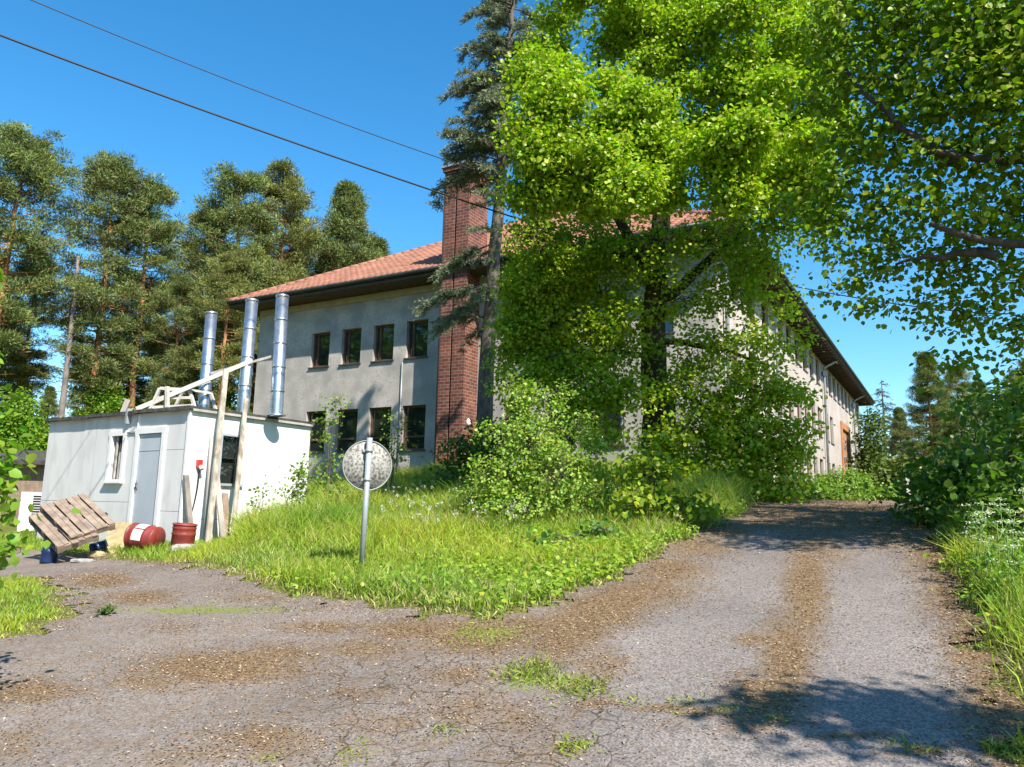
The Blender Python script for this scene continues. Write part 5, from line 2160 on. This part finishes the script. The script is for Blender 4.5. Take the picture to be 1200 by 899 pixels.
# dark thistle in the yard joint
q = G(125, 722)
r_ = np.random.default_rng(5)
n = 36
P = q + np.stack([r_.normal(0, .04, n), r_.normal(0, .03, n), .07 * r_.random(n)], -1)
o = link("thistle", leaves_mesh("thistle", P, r_.normal(0, .6, (n, 3)) + (0, 0, .8), .045 + .03 * r_.random(n), colvar(n, (.10, .16, .03), .3, .1, r_), LEAF_NARROW, -.8, r_), LEAFM)
tag(o, "dark spiky weed growing in the yard's asphalt joint", "weed")


def umbel(px_, py_, d_, zt_, seed):
    """cow parsley: green stem, branches, flat white flower heads"""
    r_ = np.random.default_rng(seed)
    top_ = at(px_, py_, d_)
    b_ = np.array([top_[0] + r_.normal(0, .08), top_[1] + r_.normal(0, .05), gz(top_[0], top_[1])])
    rt_ = root("cow_parsley", b_, "white flowered cow parsley plant in the tall grass beside the driveway", "flower", "cow parsley on the verge")
    f_ = MB()
    f_.tube(bez(b_, (b_ + top_) / 2 + r_.normal(0, .05, 3), top_, 7), np.linspace(.007, .003, 7), 5)
    heads = []
    for k_ in range(3):
        e_ = top_ + np.array([r_.normal(0, .10), r_.normal(0, .08), r_.uniform(-.12, .02)])
        s_ = b_ + (top_ - b_) * r_.uniform(.6, .9)
        f_.tube(bez(s_, (s_ + e_) / 2 + ZV * -.02, e_, 5), np.linspace(.004, .002, 5), 4)
        heads.append(e_)
    heads.append(top_)
    f_.build("stem", pmat("green_stem", (.16, .26, .05), None, 5, .7), rt_)
    for e_ in heads:
        m_ = 22
        P_ = e_ + np.stack([r_.normal(0, .035, m_), r_.normal(0, .035, m_), r_.normal(0, .006, m_)], -1)
        link("flower_head", leaves_mesh("flower_head", P_, r_.normal(0, .4, (m_, 3)) + (0, 0, 1), np.full(m_, .014), colvar(m_, (.72, .74, .66), .12, .02, r_), LEAF, 0, r_), LEAFM, rt_)
    m_ = 70
    t_ = r_.random((m_, 1)) * .7
    P_ = b_ + (top_ - b_) * t_ + r_.normal(0, .07, (m_, 3))
    link("leaves", leaves_mesh("leaves", P_, r_.normal(0, .5, (m_, 3)) + (0, 0, .8), .03 + .04 * r_.random(m_), colvar(m_, (.19, .32, .05), .3, .1, r_), LEAF_NARROW, .2, r_), LEAFM, rt_)


for i, (x_, y_, d_) in enumerate(((1150, 602, 6.8), (1172, 585, 6.6), (1190, 600, 6.3), (1160, 630, 6.4), (1185, 640, 6.0), (1142, 618, 7.0), (1198, 575, 6.5), (1168, 612, 6.2), (1180, 622, 5.8), (1152, 590, 7.1))):
    umbel(x_, y_, d_, 0, 300 + i)
# tall seeding grass by the verge
n = 1000
px_ = rng.uniform(1120, 1230, n)
d_ = rng.uniform(4.9, 7.4, n)
bx = np.array([at(a, 620, b)[:2] for a, b in zip(px_, d_)])
zz = h(bx[:, 0], bx[:, 1])
kk = ~on_road(bx[:, 0], bx[:, 1])
px2, py2, _ = proj(np.stack([bx[:, 0], bx[:, 1], zz], -1))
kk &= px2 > 1128 + (py2 - 620) * .35
bx, zz = bx[kk], zz[kk]
n = len(bx)
L_ = rng.uniform(.15, .48, n)
o = link("tall_grass", blades_mesh("tall_grass", np.stack([bx[:, 0], bx[:, 1], zz], -1), np.stack([rng.normal(0, .22, n), rng.normal(0, .22, n), np.ones(n)], -1), L_, np.full(n, .010),
                                   colvar(n, (.22, .34, .04), .3, .13, rng), np.stack([rng.normal(0, .3, n), rng.normal(0, .3, n), -.2 * np.ones(n)], -1) * L_[:, None] * .5, rng), GRASSM)
tag(o, "tall bright verge grass around the cow parsley", "grass", kind="stuff")
# dandelion clocks and seed heads on the upper bank
n = 120
px_ = rng.uniform(440, 620, n)
d_ = rng.uniform(11, 19, n)
P = []
for a, b in zip(px_, d_):
    q = at(a, 600, b)
    z_ = gz(q[0], q[1])
    P.append((q[0], q[1], z_ + rng.uniform(.3, .5)))
P = np.repeat(np.array(P), 14, 0) + rng.normal(0, .014, (n * 14, 3))
o = link("seed_heads", leaves_mesh("seed_heads", P, rng.normal(size=(len(P), 3)), np.full(len(P), .022), colvar(len(P), (.62, .60, .52), .15, .03, rng), LEAF, 0, rng), LEAFM)
tag(o, "pale fluffy seed heads scattered in the grass on the bank", "flowers", kind="stuff")

# trees across the yard, out beyond the cabin side, mirrored in the window panes
rngt = np.random.default_rng(9)
b = np.array([-38.0, 4.0, float(h0(-38, 4))])
hh_ = 15.0
cs_ = [(b + (0, 0, hh_ * .6), (3.0, 3.0, hh_ * .38), 3200), (b + (1.6, .6, hh_ * .38), (2.4, 2.4, hh_ * .3), 1800), (b + (-1.6, 0, hh_ * .4), (2.4, 2.4, hh_ * .3), 1800), (b + (0, 0, hh_ * .2), (2.6, 2.6, hh_ * .2), 1600)]
yt = broad_tree("yard_tree", "leafy tree on the far side of the yard facing the school windows", "tree", b, [b - ZV * .1, b + ZV * hh_ * .5, b + ZV * hh_ * .85], [.24, .16, .04], [], cs_, .3, (.16, .26, .025), 400,
                "trees across the yard", .5, lpt=8, twig=.05)
for (x_, y_) in ((-41, -2), (-36, 10), (-42, 15), (-46, 8), (-37, -8), (-48, 20), (-44, 25), (-38, 20), (-30, -14), (-18, -22)):
    r = yt.copy()
    COL.objects.link(r)
    r.location = (x_, y_, float(h0(x_, y_)))
    r.rotation_euler = (0, 0, rngt.uniform(0, 6.28))
    k_ = rngt.uniform(1.3, 1.8)
    r.scale = (k_, k_, k_)
    for ch_ in list(yt.children):
        c_ = ch_.copy()
        COL.objects.link(c_)
        c_.parent = r
